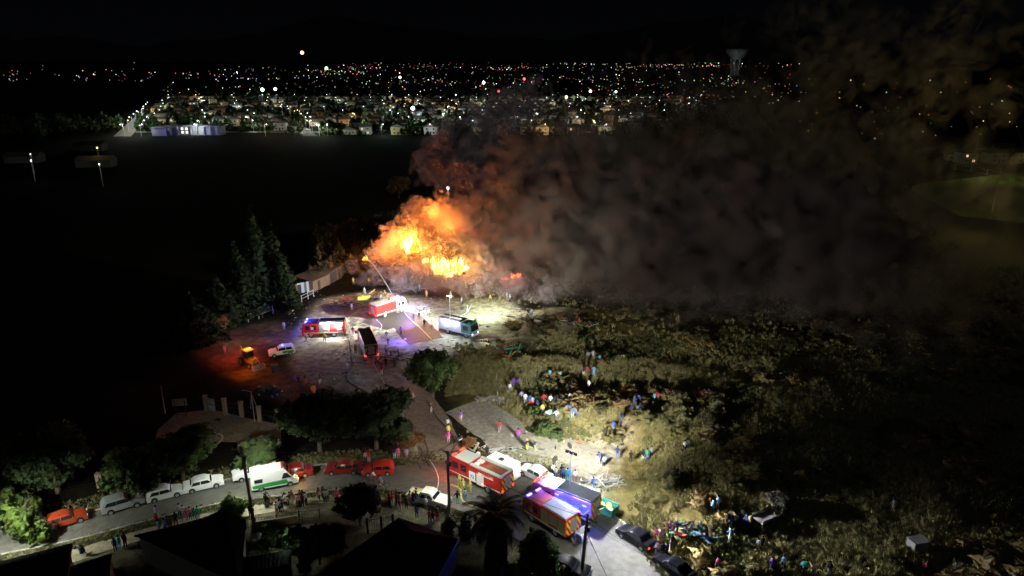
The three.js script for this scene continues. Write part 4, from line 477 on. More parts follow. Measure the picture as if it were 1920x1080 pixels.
{ // the notice board and two bare posts by the plaza
  const p = flat(341, 782), t = thing('notice_board', 'pale notice board on two dark legs at the plaza corner', 'sign', p, 0.15); obj('board', rb(2.0, 1.1, 0.08, 0, 2.4, 0, 0.03), M('board_pale', [0.6, 0.58, 0.48], 0.7), t); obj('leg', bx(0.1, 2.9, 0.1, -0.7, 1.45, 0.1), ironM, t); obj('leg', bx(0.1, 2.9, 0.1, 0.7, 1.45, 0.1), ironM, t); obj('crossbar', bx(1.5, 0.08, 0.08, 0, 0.5, 0.1), ironM, t);
  const q = flat(188, 915), u = thing('street_sign', 'brown upright sign slab standing under the street trees', 'sign', q, 0.3); obj('slab', rb(0.7, 2.0, 0.12, 0, 1.0, 0, 0.03), M('slab_brown', [0.3, 0.22, 0.18], 0.8), u); obj('cap', new THREE.ConeGeometry(0.45, 0.3, 4).rotateY(Math.PI / 4).translate(0, 2.15, 0), M('slab_brown'), u); }
{ const p = flat(478, 792), t = thing('lamp_post', 'thin unlit post with a small arm in front of the pillar fence', 'lamp post', p); obj('post', [cy(0.05, 0.07, 5, 0, 2.5, 0, 8)], M('post_pale', [0.5, 0.52, 0.55], 0.5), t); obj('brace', [bar(V(0, 4.6, 0), V(-0.5, 2.0, -0.3), 0.03), bar(V(0, 4.6, 0), V(0.5, 2.0, -0.3), 0.03)], M('post_pale'), t); obj('arm', bar(V(0, 4.9, 0), V(-0.9, 5.1, 0), 0.04), M('post_pale'), t); obj('lamp_head', rb(0.4, 0.1, 0.2, -1.1, 5.1, 0, 0.04), M('post_pale'), t); }
tag(obj('bare_post', [cy(0.05, 0.07, 4.5, 0, 2.25, 0, 8).translate(...flat(310, 775).toArray())], M('post_pale')), 'thin bare post among the dark trees left of the notice board', 'post');
// utility poles, wires, and the lamps of the street
function utilityPole(label, base, h, lean, armYaw, o = {}) { const t = thing('utility_pole', label, 'utility pole', base); t.rotation.z = lean; obj('pole', cy(0.13, 0.2, h, 0, h / 2, 0, 10), poleWood, t); const a = V(Math.cos(armYaw), 0, -Math.sin(armYaw)); obj('crossarm', bx(2.2, 0.12, 0.12, 0, h - 0.4, 0, armYaw), poleWood, t); for (const k of [-0.95, -0.35, 0.35, 0.95]) obj('insulator', cy(0.05, 0.07, 0.18, a.x * k, h - 0.25, a.z * k, 8), M('porcelain', [0.3, 0.2, 0.15], 0.3), t); obj('transformer', cy(0.16, 0.16, 0.5, 0.24, h - 1.6, 0.1, 10), ironM, t);
  if (o.arm) { const e = V(...o.arm), s = V(0, h - 1.2, 0); obj('lamp_arm', tube([s, s.clone().lerp(e, 0.5).add(V(0, 0.35, 0)), e], 0.045, 12), steel, t); const hd = obj('lamp_head', rb(0.7, 0.14, 0.32, e.x, e.y, e.z, 0.05, yawTo(s, e)), M('lamp_grey', [0.4, 0.42, 0.44], 0.5), t); if (o.lit) { obj('lamp_glass', bx(0.5, 0.04, 0.24, e.x, e.y - 0.09, e.z, yawTo(s, e)), glow('street_lamp_glow', [5, 5.2, 4.6]), hd); const w = base.clone().add(V(e.x, e.y - 0.3, e.z)); spot(w, w.clone().add(V(o.aim || 0, -8, -3.2)), [0.93, 1, 0.86], o.lit * 3, 1.15, 0.6, 8); } }
  return t; }
const P1 = flat(474, 968), P2 = flat(843, 962), P3 = flat(1090, 1085), P0 = flat(-60, 1085);
const pole1 = utilityPole('tall wooden utility pole beside the green and white van', P1, 9.2, 0.03, 0.1, { arm: [-1.2, 8.2, -2.2], lit: 150 });
const pole2 = utilityPole('dark utility pole in front of the red engine cab', P2, 8.2, 0, -0.9, { arm: [1.3, 8.9, -1.5], lit: 130, aim: -2 });
const pole3 = utilityPole('leaning utility pole at the bottom right, in front of the engines', P3, 7.6, -0.05, -0.6, { arm: [1.4, 7.9, -0.9], lit: 70, aim: -1 });
utilityPole('utility pole just off the left end of the street', P0, 9, 0, 0.2, { arm: [2.4, 8.2, -1.5], lit: 260 });
{ const wire = (label, a, b, sag, o = 0) => { const m = a.clone().lerp(b, 0.5).add(V(0, -sag, 0)); tag(obj('overhead_wire', tube([a, a.clone().lerp(m, 0.5).add(V(0, -sag * 0.22, 0)), m, b.clone().lerp(m, 0.5).add(V(0, -sag * 0.22, 0)), b], 0.018, 40, 4), M('wire_black', [0.02, 0.02, 0.02], 0.6)), label, 'wire', 'overhead wires'); };
  const e1 = P1.clone().setY(8.9), e2 = P2.clone().setY(7.9), e3 = P3.clone().setY(7.3), e0 = P0.clone().setY(8.7), e4 = flat(1330, 1100, 7.5), e5 = flat(1400, 1200, 7.5);
  const lbl = 'black overhead wire strung between the wooden street poles'; for (const k of [-0.9, 0.3, 0.95]) { wire(lbl, e1.clone().add(V(k, 0, 0)), e2.clone().add(V(k * 0.6, 0, k * 0.6)), 0.7); wire(lbl, e2.clone().add(V(k * 0.6, 0, k * 0.6)), e3.clone().add(V(k * 0.7, 0, k * 0.4)), 0.7); wire(lbl, e3.clone().add(V(k * 0.7, 0, k * 0.4)), e4.clone().add(V(k, 0, k)), 0.5); wire(lbl, e0.clone().add(V(k, 0, 0)), e1.clone().add(V(k, 0, 0)), 0.9); }
  wire('guy wire falling from the leaning pole to the road edge', P3.clone().setY(6.4), flat(1145, 1095), 0.1); }
// ---- burnt shacks, tarps, debris by the fire
const sheetM = M('rust_sheet', [0.1, 0.075, 0.065], 0.7, { bumpMap: grainBy(3), bumpScale: 0.02 }), char = M('charred_wood', [0.03, 0.027, 0.025], 0.95), tarpB = M('tarp_blue', [0.35, 0.42, 0.55], 0.6);
function shack(label, a, b, deep, h, wallM, o = {}) { const A = flat(...a), B = flat(...b), L = A.distanceTo(B), t = thing('shack', label, 'shack', A, yawTo(A, B)), n = Math.max(4, Math.round(L / 0.5)); for (let i = 0; i < n; i++) obj('plank', bx(L / n - 0.03, h * (0.92 + 0.16 * noise.noise(i * 1.7, L, 0)), 0.05, (i + 0.5) * L / n, h / 2, 0.02 * (i % 2)), i % 4 === 1 ? sheetM : wallM, t); obj('side_wall', [bx(0.06, h, deep, 0.05, h / 2, -deep / 2), bx(0.06, h, deep, L - 0.05, h / 2, -deep / 2), bx(L, h, 0.06, L / 2, h / 2, -deep)], wood, t); const m = Math.round(L / 1.1); for (let i = 0; i < m; i++) obj('roof_sheet', bx(L / m + 0.06, 0.04, deep + 0.5, (i + 0.5) * L / m, h + 0.15 + 0.03 * (i % 2), -deep / 2, 0, 0.1 + 0.05 * noise.noise(i, 3, 1)), o.roof || sheetM, t); obj('door', bx(0.85, h * 0.8, 0.05, L * 0.35, h * 0.4, 0.07), o.door || char, t); return t; }
shack('shack with white boards beside the blue-lit scrub', [550, 553], [584, 546], 4, 2.6, M('board_white', [0.3, 0.33, 0.4], 0.7), { roof: roofDark });
shack('patched shack with a rusty roof at the middle of the row', [588, 548], [618, 534], 5, 2.7, wood);
shack('burnt plank shack nearest the smoke', [616, 535], [644, 517], 5, 3.0, char);
{ const t = thing('rail_awning', 'low shelter with a pale cloth roof behind the rail fence', 'shelter', flat(470, 596), 0.35); obj('cloth', bx(5, 0.05, 2.2, 0, 2.0, 0, 0, 0.15), M('cloth_pale', [0.4, 0.35, 0.45], 0.8), t); for (const [x, z] of [[-2.3, 0.9], [2.3, 0.9], [-2.3, -0.9], [2.3, -0.9]]) obj('post', bx(0.1, 2, 0.1, x, 1, z), wood, t); }
{ const line = thing('washing_line', 'short line hung with red and white cloths by the violet-lit fence', 'washing line', flat(482, 590), 0.42), cs = [[0.5, 0.1, 0.1], [0.6, 0.6, 0.62], [0.5, 0.15, 0.12], [0.5, 0.5, 0.55], [0.55, 0.55, 0.6]]; obj('pole', [bx(0.08, 2, 0.08, -3, 1, 0), bx(0.08, 2, 0.08, 3, 1, 0)], wood, line); obj('line', bar(V(-3, 1.9, 0), V(3, 1.9, 0), 0.015, 4), blackPl, line); cs.forEach((c, i) => obj('cloth', bx(0.85, 1.0, 0.03, -2.2 + i * 1.1, 1.4, 0), M('cloth_' + i, c, 0.9), line)); }
const debris = (label, px, py, w, d, n, seed, cols, hgt = 0.9) => { const p = G(px, py), t = thing('debris_pile', label, 'debris', p), r = rng(seed); for (let i = 0; i < n; i++) { const x = (r() + r() - 1) * w, z = (r() + r() - 1) * d, L = 0.5 + 1.8 * r(), y = 0.1 + hgt * Math.exp(-(x * x) / (w * w) - (z * z) / (d * d)) * r(); obj('plank', bx(L, 0.05 + 0.1 * r(), 0.1 + 0.35 * r() * r(), x, y, z, r() * 6.3, (r() - 0.5) * 0.9, (r() - 0.5) * 0.9), cols[Math.floor(r() * cols.length)], t); } return t; };
debris('heap of broken planks left of the red pumper', 640, 572, 4.5, 2.2, 46, 3, [wood, char, sheetM, plaster]);
debris('scattered timber and tins behind the red pumper', 700, 556, 4, 2.4, 46, 4, [wood, char, plaster, M('tin_yellow', [0.5, 0.4, 0.06], 0.7), tarpB]);
debris('charred rubble along the fire edge', 765, 545, 6, 2, 50, 5, [char, char, sheetM, wood], 0.7);
debris('pale broken slabs and sheets on the rubble mound', 1018, 600, 8, 3.5, 56, 6, [plaster, M('slab_pale', [0.42, 0.42, 0.36], 0.9), char, wood], 0.6);
debris('wood and tin scraps right of the rubble mound', 1085, 606, 6, 3, 34, 7, [plaster, wood, char], 0.6);
debris('planks dumped by the earth mound with an orange sheet', 950, 655, 5, 2.5, 30, 8, [M('sheet_orange', [0.5, 0.22, 0.05], 0.7), wood, char, M('sheet_green', [0.06, 0.3, 0.2], 0.6)], 0.4);
debris('junk heap with a blue board beside the black saloon', 1290, 998, 3.2, 1.8, 44, 9, [char, wood, M('junk_blue', [0.08, 0.2, 0.4], 0.6), M('junk_red', [0.4, 0.04, 0.05], 0.6), plaster, M('junk_green', [0.04, 0.3, 0.2], 0.6)], 0.8);
debris('blackened scrap heap at the lot edge beside the round tree', 735, 672, 4, 3, 44, 10, [char, char, steel, wood], 0.8);
debris('white rubble at the top of the side strip', 922, 752, 3, 1.6, 40, 12, [plaster, M('slab_pale'), steel], 0.5);
debris('pale rubble near the standing man in blue', 1128, 905, 3, 1.6, 34, 13, [plaster, M('slab_pale'), steel], 0.35);
debris('loose stones along the lower edge of the side strip', 960, 843, 7, 0.6, 40, 14, [char, plaster, M('slab_pale')], 0.3);
debris('violet-lit scrap in front of the pumper cab', 790, 583, 3, 2.4, 34, 15, [plaster, steel, char, tarpB], 0.5);
{ const p = G(682, 563); tag(obj('yellow_tank', [rb(2.6, 0.9, 1.1, p.x, 0.5, p.z, 0.25, 0.1), cy(0.15, 0.15, 0.2, p.x, 1.02, p.z, 10)], M('tank_yellow', [0.62, 0.55, 0.06], 0.6)), 'yellow plastic tank lying on the ground by the plank heap', 'tank');
  const q = flat(644, 562); tag(obj('red_sheet', [rb(2.6, 0.08, 1.2, q.x, 0.12, q.z, 0.03, 0.3), rb(1.2, 0.06, 0.8, q.x + 0.6, 0.2, q.z - 0.3, 0.02, 0.7)], M('sheet_pinkred', [0.5, 0.08, 0.12], 0.7)), 'crumpled red and white sheet on the ground by the plank heap', 'sheet');
  const b = flat(516, 697); const t = thing('dark_bin', 'square black bin on the red earth track', 'bin', b, 0.4); obj('body', rb(1.1, 1.2, 1.0, 0, 0.6, 0, 0.06), blackPl, t); obj('lid', rb(1.2, 0.1, 1.1, 0, 1.25, 0, 0.04), blackPl, t);
  const y = G(1164, 676); tag(obj('yellow_board', [rb(1.2, 0.9, 0.06, y.x, y.y + 0.6, y.z, 0.02), bx(0.08, 0.6, 0.08, y.x, y.y + 0.2, y.z - 0.08)], M('board_yellow', [0.5, 0.4, 0.05], 0.7)), 'small yellow board standing in the dark scrub', 'board');
  const d = G(1434, 980), u = thing('dump_trailer', 'open wooden trailer tipped on the dark slope', 'trailer', d, 0.5); obj('bed', [bx(2.6, 0.08, 1.6, 0, 0.7, 0), bx(2.6, 0.4, 0.06, 0, 0.9, 0.8), bx(2.6, 0.4, 0.06, 0, 0.9, -0.8)], M('trailer_grey', [0.35, 0.34, 0.33], 0.8), u); for (const s of [-1, 1]) wheel(u, 0, s * 0.85, 0.35, 0.2);
  const f = G(1718, 1030); tag(obj('pale_crate', [rb(1.7, 1.2, 1.2, f.x, f.y + 0.6, f.z, 0.05, 0.2), bx(1.8, 0.08, 1.3, f.x, f.y + 1.25, f.z, 0.2)], M('crate_pale', [0.3, 0.3, 0.3], 0.8)), 'pale box standing in the dark field near the bottom right', 'box');
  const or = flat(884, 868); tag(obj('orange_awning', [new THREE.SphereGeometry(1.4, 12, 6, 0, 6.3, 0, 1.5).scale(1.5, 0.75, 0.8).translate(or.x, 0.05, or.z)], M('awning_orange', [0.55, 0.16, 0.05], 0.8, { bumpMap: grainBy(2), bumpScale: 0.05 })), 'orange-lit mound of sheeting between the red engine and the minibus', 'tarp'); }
for (const [a, b, h] of [[786, 522, 8], [762, 527, 4], [770, 527, 4.5], [778, 527, 5], [793, 527, 4], [755, 529, 3], [815, 527, 3], [740, 530, 3]]) { const p = flat(a, b); tag(obj('charred_post', bar(p, p.clone().add(V(0.2 * Math.sin(a), h * 0.6, 0)), 0.09, 6, 0.05), char), h > 7 ? 'tallest charred post standing before the flames' : 'charred post standing in the smoke before the flames', 'post', h > 7 ? null : 'charred posts along the fire edge'); }
// ---- hoses
const hose = (label, pts, mat, r = 0.07) => tag(obj('fire_hose', tube(pts.map(([a, b]) => flat(a, b).setY(0.09)), r, 90, 5), mat), label, 'fire hose');
const hY = M('hose_yellow', [0.55, 0.48, 0.2], 0.7), hD = M('hose_dark', [0.05, 0.045, 0.045], 0.8), hP = M('hose_pale', [0.6, 0.58, 0.6], 0.7);
hose('yellow hose trailing from the rear of the black-roofed engine', [[699, 676], [704, 690], [712, 704], [722, 722], [735, 745], [752, 775]], hY); hose('dark hose curling across the gravel lot', [[655, 640], [658, 668], [660, 690], [650, 705], [652, 715], [668, 726], [690, 738]], hD, 0.12); hose('pale hose straight down the lot from the engine side', [[654, 628], [656, 645], [657, 668]], hP);
hose('yellow hose looping past the plank heap to the lit engine front', [[671, 571], [676, 577], [672, 584], [655, 594], [652, 606], [660, 614], [672, 612]], hY); hose('pale hose in a loop across the wet asphalt', [[706, 600], [716, 612], [712, 622], [722, 634], [740, 640], [752, 634]], hP, 0.06); hose('yellow strip hose beside the pumper front', [[756, 584], [768, 598], [790, 618], [815, 644]], hY, 0.1);
hose('long dark hose on the earth track up from the junction', [[800, 752], [818, 782], [838, 804], [850, 826], [838, 838], [822, 846]], hD, 0.12); hose('dark hose winding beside the orange-lit shrub', [[795, 824], [802, 846], [798, 862], [806, 876]], hD, 0.11); hose('pale hose crossing the road to the white pickup', [[806, 864], [816, 880], [822, 900], [820, 916], [812, 930], [802, 940]], hP); hose('yellow hose from the crew towards the palm', [[846, 910], [862, 918], [866, 938], [880, 948], [898, 954], [904, 968]], hY, 0.1); hose('thin dark hose at the track edge by the two shrubs', [[786, 838], [792, 850], [784, 866], [790, 882]], hD, 0.08); hose('yellow hose along the lower road edge', [[1030, 1062], [1018, 1066], [1008, 1080]], hY);
hose('dark hose loop on the lit ground behind the mast engine', [[884, 612], [892, 618], [898, 624], [890, 628], [880, 624]], hD); hose('pale hose from the firefighters to the mast engine', [[884, 572], [876, 586], [866, 592], [856, 600]], hP, 0.06);
{ const w = flat(388, 826); tag(obj('plaza_marking', new THREE.RingGeometry(1.9, 2.15, 32, 1, -0.6, 2.6).rotateX(-Math.PI / 2).translate(w.x, 0.068, w.z), M('mark_pale', [0.6, 0.5, 0.42], 0.9)), 'pale curved line painted on the plaza', 'marking'); const k = flat(410, 786); tag(obj('drain_grate', [0, 1, 2, 3, 4].map((i) => bx(0.9, 0.03, 0.06, k.x, 0.075, k.z + i * 0.13)), ironM), 'small iron grate in the plaza', 'grate'); }
// ------------------------------------------------------------------ people: one meshed skin each, joints by pose
const BONES = (o) => { // x left-right, y up, facing +z; list of [a, b, ra, rb, part]
  const hip = o.hip || 0.92, ln = o.lean || 0, sh = V(0, hip + 0.5, ln * 0.35), nk = V(0, hip + 0.58, ln * 0.42), hd = V(o.turn || 0, hip + 0.72, ln * 0.48 + 0.02), b = [];
  b.push([V(0, hip, 0), sh, 0.14, 0.155, 2], [V(-0.07, hip + 0.02, 0), V(0.07, hip + 0.02, 0), 0.125, 0.125, 3], [V(-0.13, hip + 0.47, sh.z), V(0.13, hip + 0.47, sh.z), 0.085, 0.085, 2], [sh, nk, 0.06, 0.055, 1], [hd.clone().add(V(0, -0.02, 0.01)), hd.clone().add(V(0, 0.06, 0)), 0.085, 0.098, 1], [hd.clone().add(V(0, 0.07, -0.025)), hd.clone().add(V(0, 0.085, -0.02)), 0.102, 0.1, 0], [hd.clone().add(V(0, -0.02, 0.1)), hd.clone().add(V(0, 0.02, 0.1)), 0.018, 0.012, 1]);
  for (const s of [-1, 1]) { b.push([hd.clone().add(V(s * 0.095, 0.0, 0)), hd.clone().add(V(s * 0.1, 0.03, 0)), 0.02, 0.02, 1]);
    const L = o.legs[s < 0 ? 0 : 1], A = o.arms[s < 0 ? 0 : 1], h0 = V(s * 0.095, hip - 0.02, 0), kn = V(s * (0.11 + (L[4] || 0) * 0.5), L[0], L[1]), an = V(s * (0.12 + (L[4] || 0)), L[2], L[3]); b.push([h0, kn, 0.095, 0.062, 3], [kn, an, 0.062, 0.045, 3], [an.clone().add(V(0, -0.03, -0.03)), an.clone().add(V(s * 0.02, -0.045, 0.14)), 0.045, 0.035, 4]);
    const s0 = V(s * 0.19, hip + 0.47, sh.z), el = V(s * A[0], hip + A[1], A[2] + sh.z), wr = V(s * A[3], hip + A[4], A[5] + sh.z), hn = wr.clone().add(wr.clone().sub(el).normalize().multiplyScalar(0.12)); b.push([s0, el, 0.062, 0.046, 2], [el, wr, 0.045, 0.034, 1], [wr, hn, 0.036, 0.026, 1], [wr.clone().lerp(hn, 0.3), wr.clone().lerp(hn, 0.6).add(V(-s * 0.045, 0, 0.02)), 0.015, 0.012, 1]); }
  if (o.helmet) { b.push([hd.clone().add(V(0, 0.07, -0.03)), hd.clone().add(V(0, 0.07, 0.04)), 0.128, 0.118, 0]); for (let k = 0; k < 8; k++) { const a = k * 0.785; b.push([hd.clone().add(V(Math.cos(a) * 0.12, 0.06, Math.sin(a) * 0.14)), hd.clone().add(V(Math.cos(a + 0.78) * 0.12, 0.06, Math.sin(a + 0.78) * 0.14)), 0.022, 0.022, 0]); } b.push([V(0, hip + 0.12, -0.16), V(0, hip + 0.42, -0.17 + sh.z), 0.08, 0.08, 5]); }
  return b;
};
const legS = [[0.48, 0.02, 0.09, 0], [0.48, 0.01, 0.09, -0.03]], legW = [[0.5, 0.16, 0.1, 0.2], [0.47, -0.02, 0.14, -0.28]], armD = [0.25, 0.2, -0.03, 0.26, -0.04, 0.04], armHip = [0.36, 0.22, -0.08, 0.19, 0.06, 0.06], armUp = [0.27, 0.3, 0.18, 0.12, 0.55, 0.3], armFw = [0.25, 0.22, 0.08, 0.2, 0.2, 0.32], armX = [0.27, 0.22, 0.03, 0.02, 0.28, 0.18], armHead = [0.32, 0.62, 0.05, 0.12, 0.78, 0.02];
const POSES = { stand: { legs: legS, arms: [armD, armD] }, hips: { legs: legS, arms: [armHip, armHip] }, folded: { legs: legS, arms: [armX, armX] }, phone: { legs: legS, arms: [armUp, armUp] }, head: { legs: legS, arms: [armHead, armHead] }, walk: { legs: legW, arms: [[0.25, 0.2, -0.1, 0.26, 0, -0.16], [0.24, 0.2, 0.08, 0.22, 0.02, 0.24]], lean: 0.1 }, crew: { legs: [[0.48, 0.05, 0.09, 0.05, 0.06], [0.48, 0.02, 0.09, -0.08, 0.06]], arms: [armFw, armFw], helmet: true, lean: 0.12 }, crewwalk: { legs: legW, arms: [armD, armFw], helmet: true, lean: 0.1 }, sit: { hip: 0.5, legs: [[0.5, 0.42, 0.09, 0.44], [0.5, 0.42, 0.09, 0.46]], arms: [armFw, armFw], lean: 0.1 }, ride: { hip: 0.86, legs: [[0.62, 0.32, 0.3, 0.18, -0.02], [0.5, 0.24, 0.14, 0.05, -0.02]], arms: [[0.24, 0.2, 0.25, 0.22, 0.08, 0.5], [0.24, 0.2, 0.25, 0.22, 0.08, 0.5]], lean: 0.7 } };
const bodies = {};
function bodyOf(pose) {
  if (bodies[pose]) return bodies[pose];
  const bones = BONES(POSES[pose]), R = 52, mc = new MarchingCubes(R, blackPl, false, false, 40000), S = 1.02, cy0 = 0.9, half = R / 2, smin = (a, b, k) => { const h = clamp(0.5 + 0.5 * (b - a) / k, 0, 1); return lerp(b, a, h) - k * h * (1 - h); }, d3 = (p, [a, b, ra, rb2]) => { const ux = b.x - a.x, uy = b.y - a.y, uz = b.z - a.z, l = ux * ux + uy * uy + uz * uz || 1e-9, t = clamp(((p.x - a.x) * ux + (p.y - a.y) * uy + (p.z - a.z) * uz) / l, 0, 1); return Math.hypot(p.x - a.x - ux * t, p.y - a.y - uy * t, p.z - a.z - uz * t) - lerp(ra, rb2, t); };
  const p = V(0, 0, 0); for (let z = 0; z < R; z++) for (let y = 0; y < R; y++) for (let x = 0; x < R; x++) { p.set((x - half) / half * S, (y - half) / half * S + cy0, (z - half) / half * S); let d = 9; if (Math.abs(p.x) < 0.6 && Math.abs(p.z) < 0.8) for (const b of bones) d = smin(d, d3(p, b), 0.035); mc.field[z * R * R + y * R + x] = -d; }
  mc.isolation = 0; mc.update();
  const n = mc.count, g = new THREE.BufferGeometry(), pos = mc.positionArray.slice(0, n * 3); for (let i = 0; i < n; i++) { pos[i * 3] *= S; pos[i * 3 + 1] = pos[i * 3 + 1] * S + cy0; pos[i * 3 + 2] *= S; }
  g.setAttribute('position', new THREE.BufferAttribute(pos, 3)); const gm = mergeVertices(g, 1e-4); gm.computeVertexNormals(); const part = [], q = gm.attributes.position; for (let i = 0; i < q.count; i++) { p.fromBufferAttribute(q, i); let best = 9, w = 2; for (const b of bones) { const d = d3(p, b); if (d < best) { best = d; w = b[4]; } } part.push(w); }
  return (bodies[pose] = { g: gm, part });
}
const clothM = M('cloth_and_skin', [1, 1, 1], 0.85, { vertexColors: true, specularIntensity: 0.3 }); const colorOf = {};
const CL = { white: [0.7, 0.7, 0.7], grey: [0.3, 0.31, 0.33], black: [0.02, 0.02, 0.024], navy: [0.025, 0.035, 0.11], blue: [0.06, 0.13, 0.5], sky: [0.22, 0.42, 0.7], cyan: [0.12, 0.5, 0.62], teal: [0.04, 0.35, 0.38], red: [0.55, 0.03, 0.04], pink: [0.7, 0.12, 0.3], magenta: [0.55, 0.05, 0.4], rose: [0.6, 0.32, 0.35], purple: [0.18, 0.08, 0.4], lilac: [0.4, 0.32, 0.6], green: [0.04, 0.4, 0.18], yellow: [0.62, 0.5, 0.08], hiviz: [0.5, 0.58, 0.1], orange: [0.6, 0.18, 0.05], brown: [0.16, 0.1, 0.06], jeans: [0.1, 0.16, 0.32], silver: [0.45, 0.47, 0.48], tan: [0.42, 0.33, 0.2], maroon: [0.2, 0.03, 0.05] };
let nth = 0;
function person(px, py, pose, top, legs, label, face = 0, group) {
  const b = bodyOf(pose), k = pose + top + legs, helmet = POSES[pose].helmet; nth++;
  if (!colorOf[k]) { const hair = helmet ? (top === 'silver' ? CL.white : CL.yellow) : [[0.015, 0.012, 0.01], [0.03, 0.02, 0.012]][nth % 2], skin = [[0.35, 0.2, 0.13], [0.28, 0.15, 0.09], [0.42, 0.26, 0.18]][nth % 3], pal = [hair, helmet ? CL[top] : skin, CL[top], CL[legs], [0.03, 0.03, 0.03], CL.grey], c = new Float32Array(b.part.length * 3); b.part.forEach((w, i) => c.set(pal[w], i * 3)); const g = b.g.clone(); g.setAttribute('color', new THREE.BufferAttribute(c, 3)); colorOf[k] = g; }
  const p = px.isVector3 ? px : G(px, py), o = new THREE.Mesh(colorOf[k], clothM); o.name = numbered('person'); o.castShadow = o.receiveShadow = true; o.position.copy(p); if (!px.isVector3 && p.y < 0.02) o.position.y = 0.05; o.rotation.y = Math.PI + face + 0.25 * Math.sin(nth * 2.7); const s = 0.97 + 0.07 * Math.sin(nth * 5.1); o.scale.setScalar(s); scene.add(o); return tag(o, label, 'person', group);
}
const W = (rows) => rows.forEach((r) => person(...r));   // face 0 looks away from the drone, towards the fire
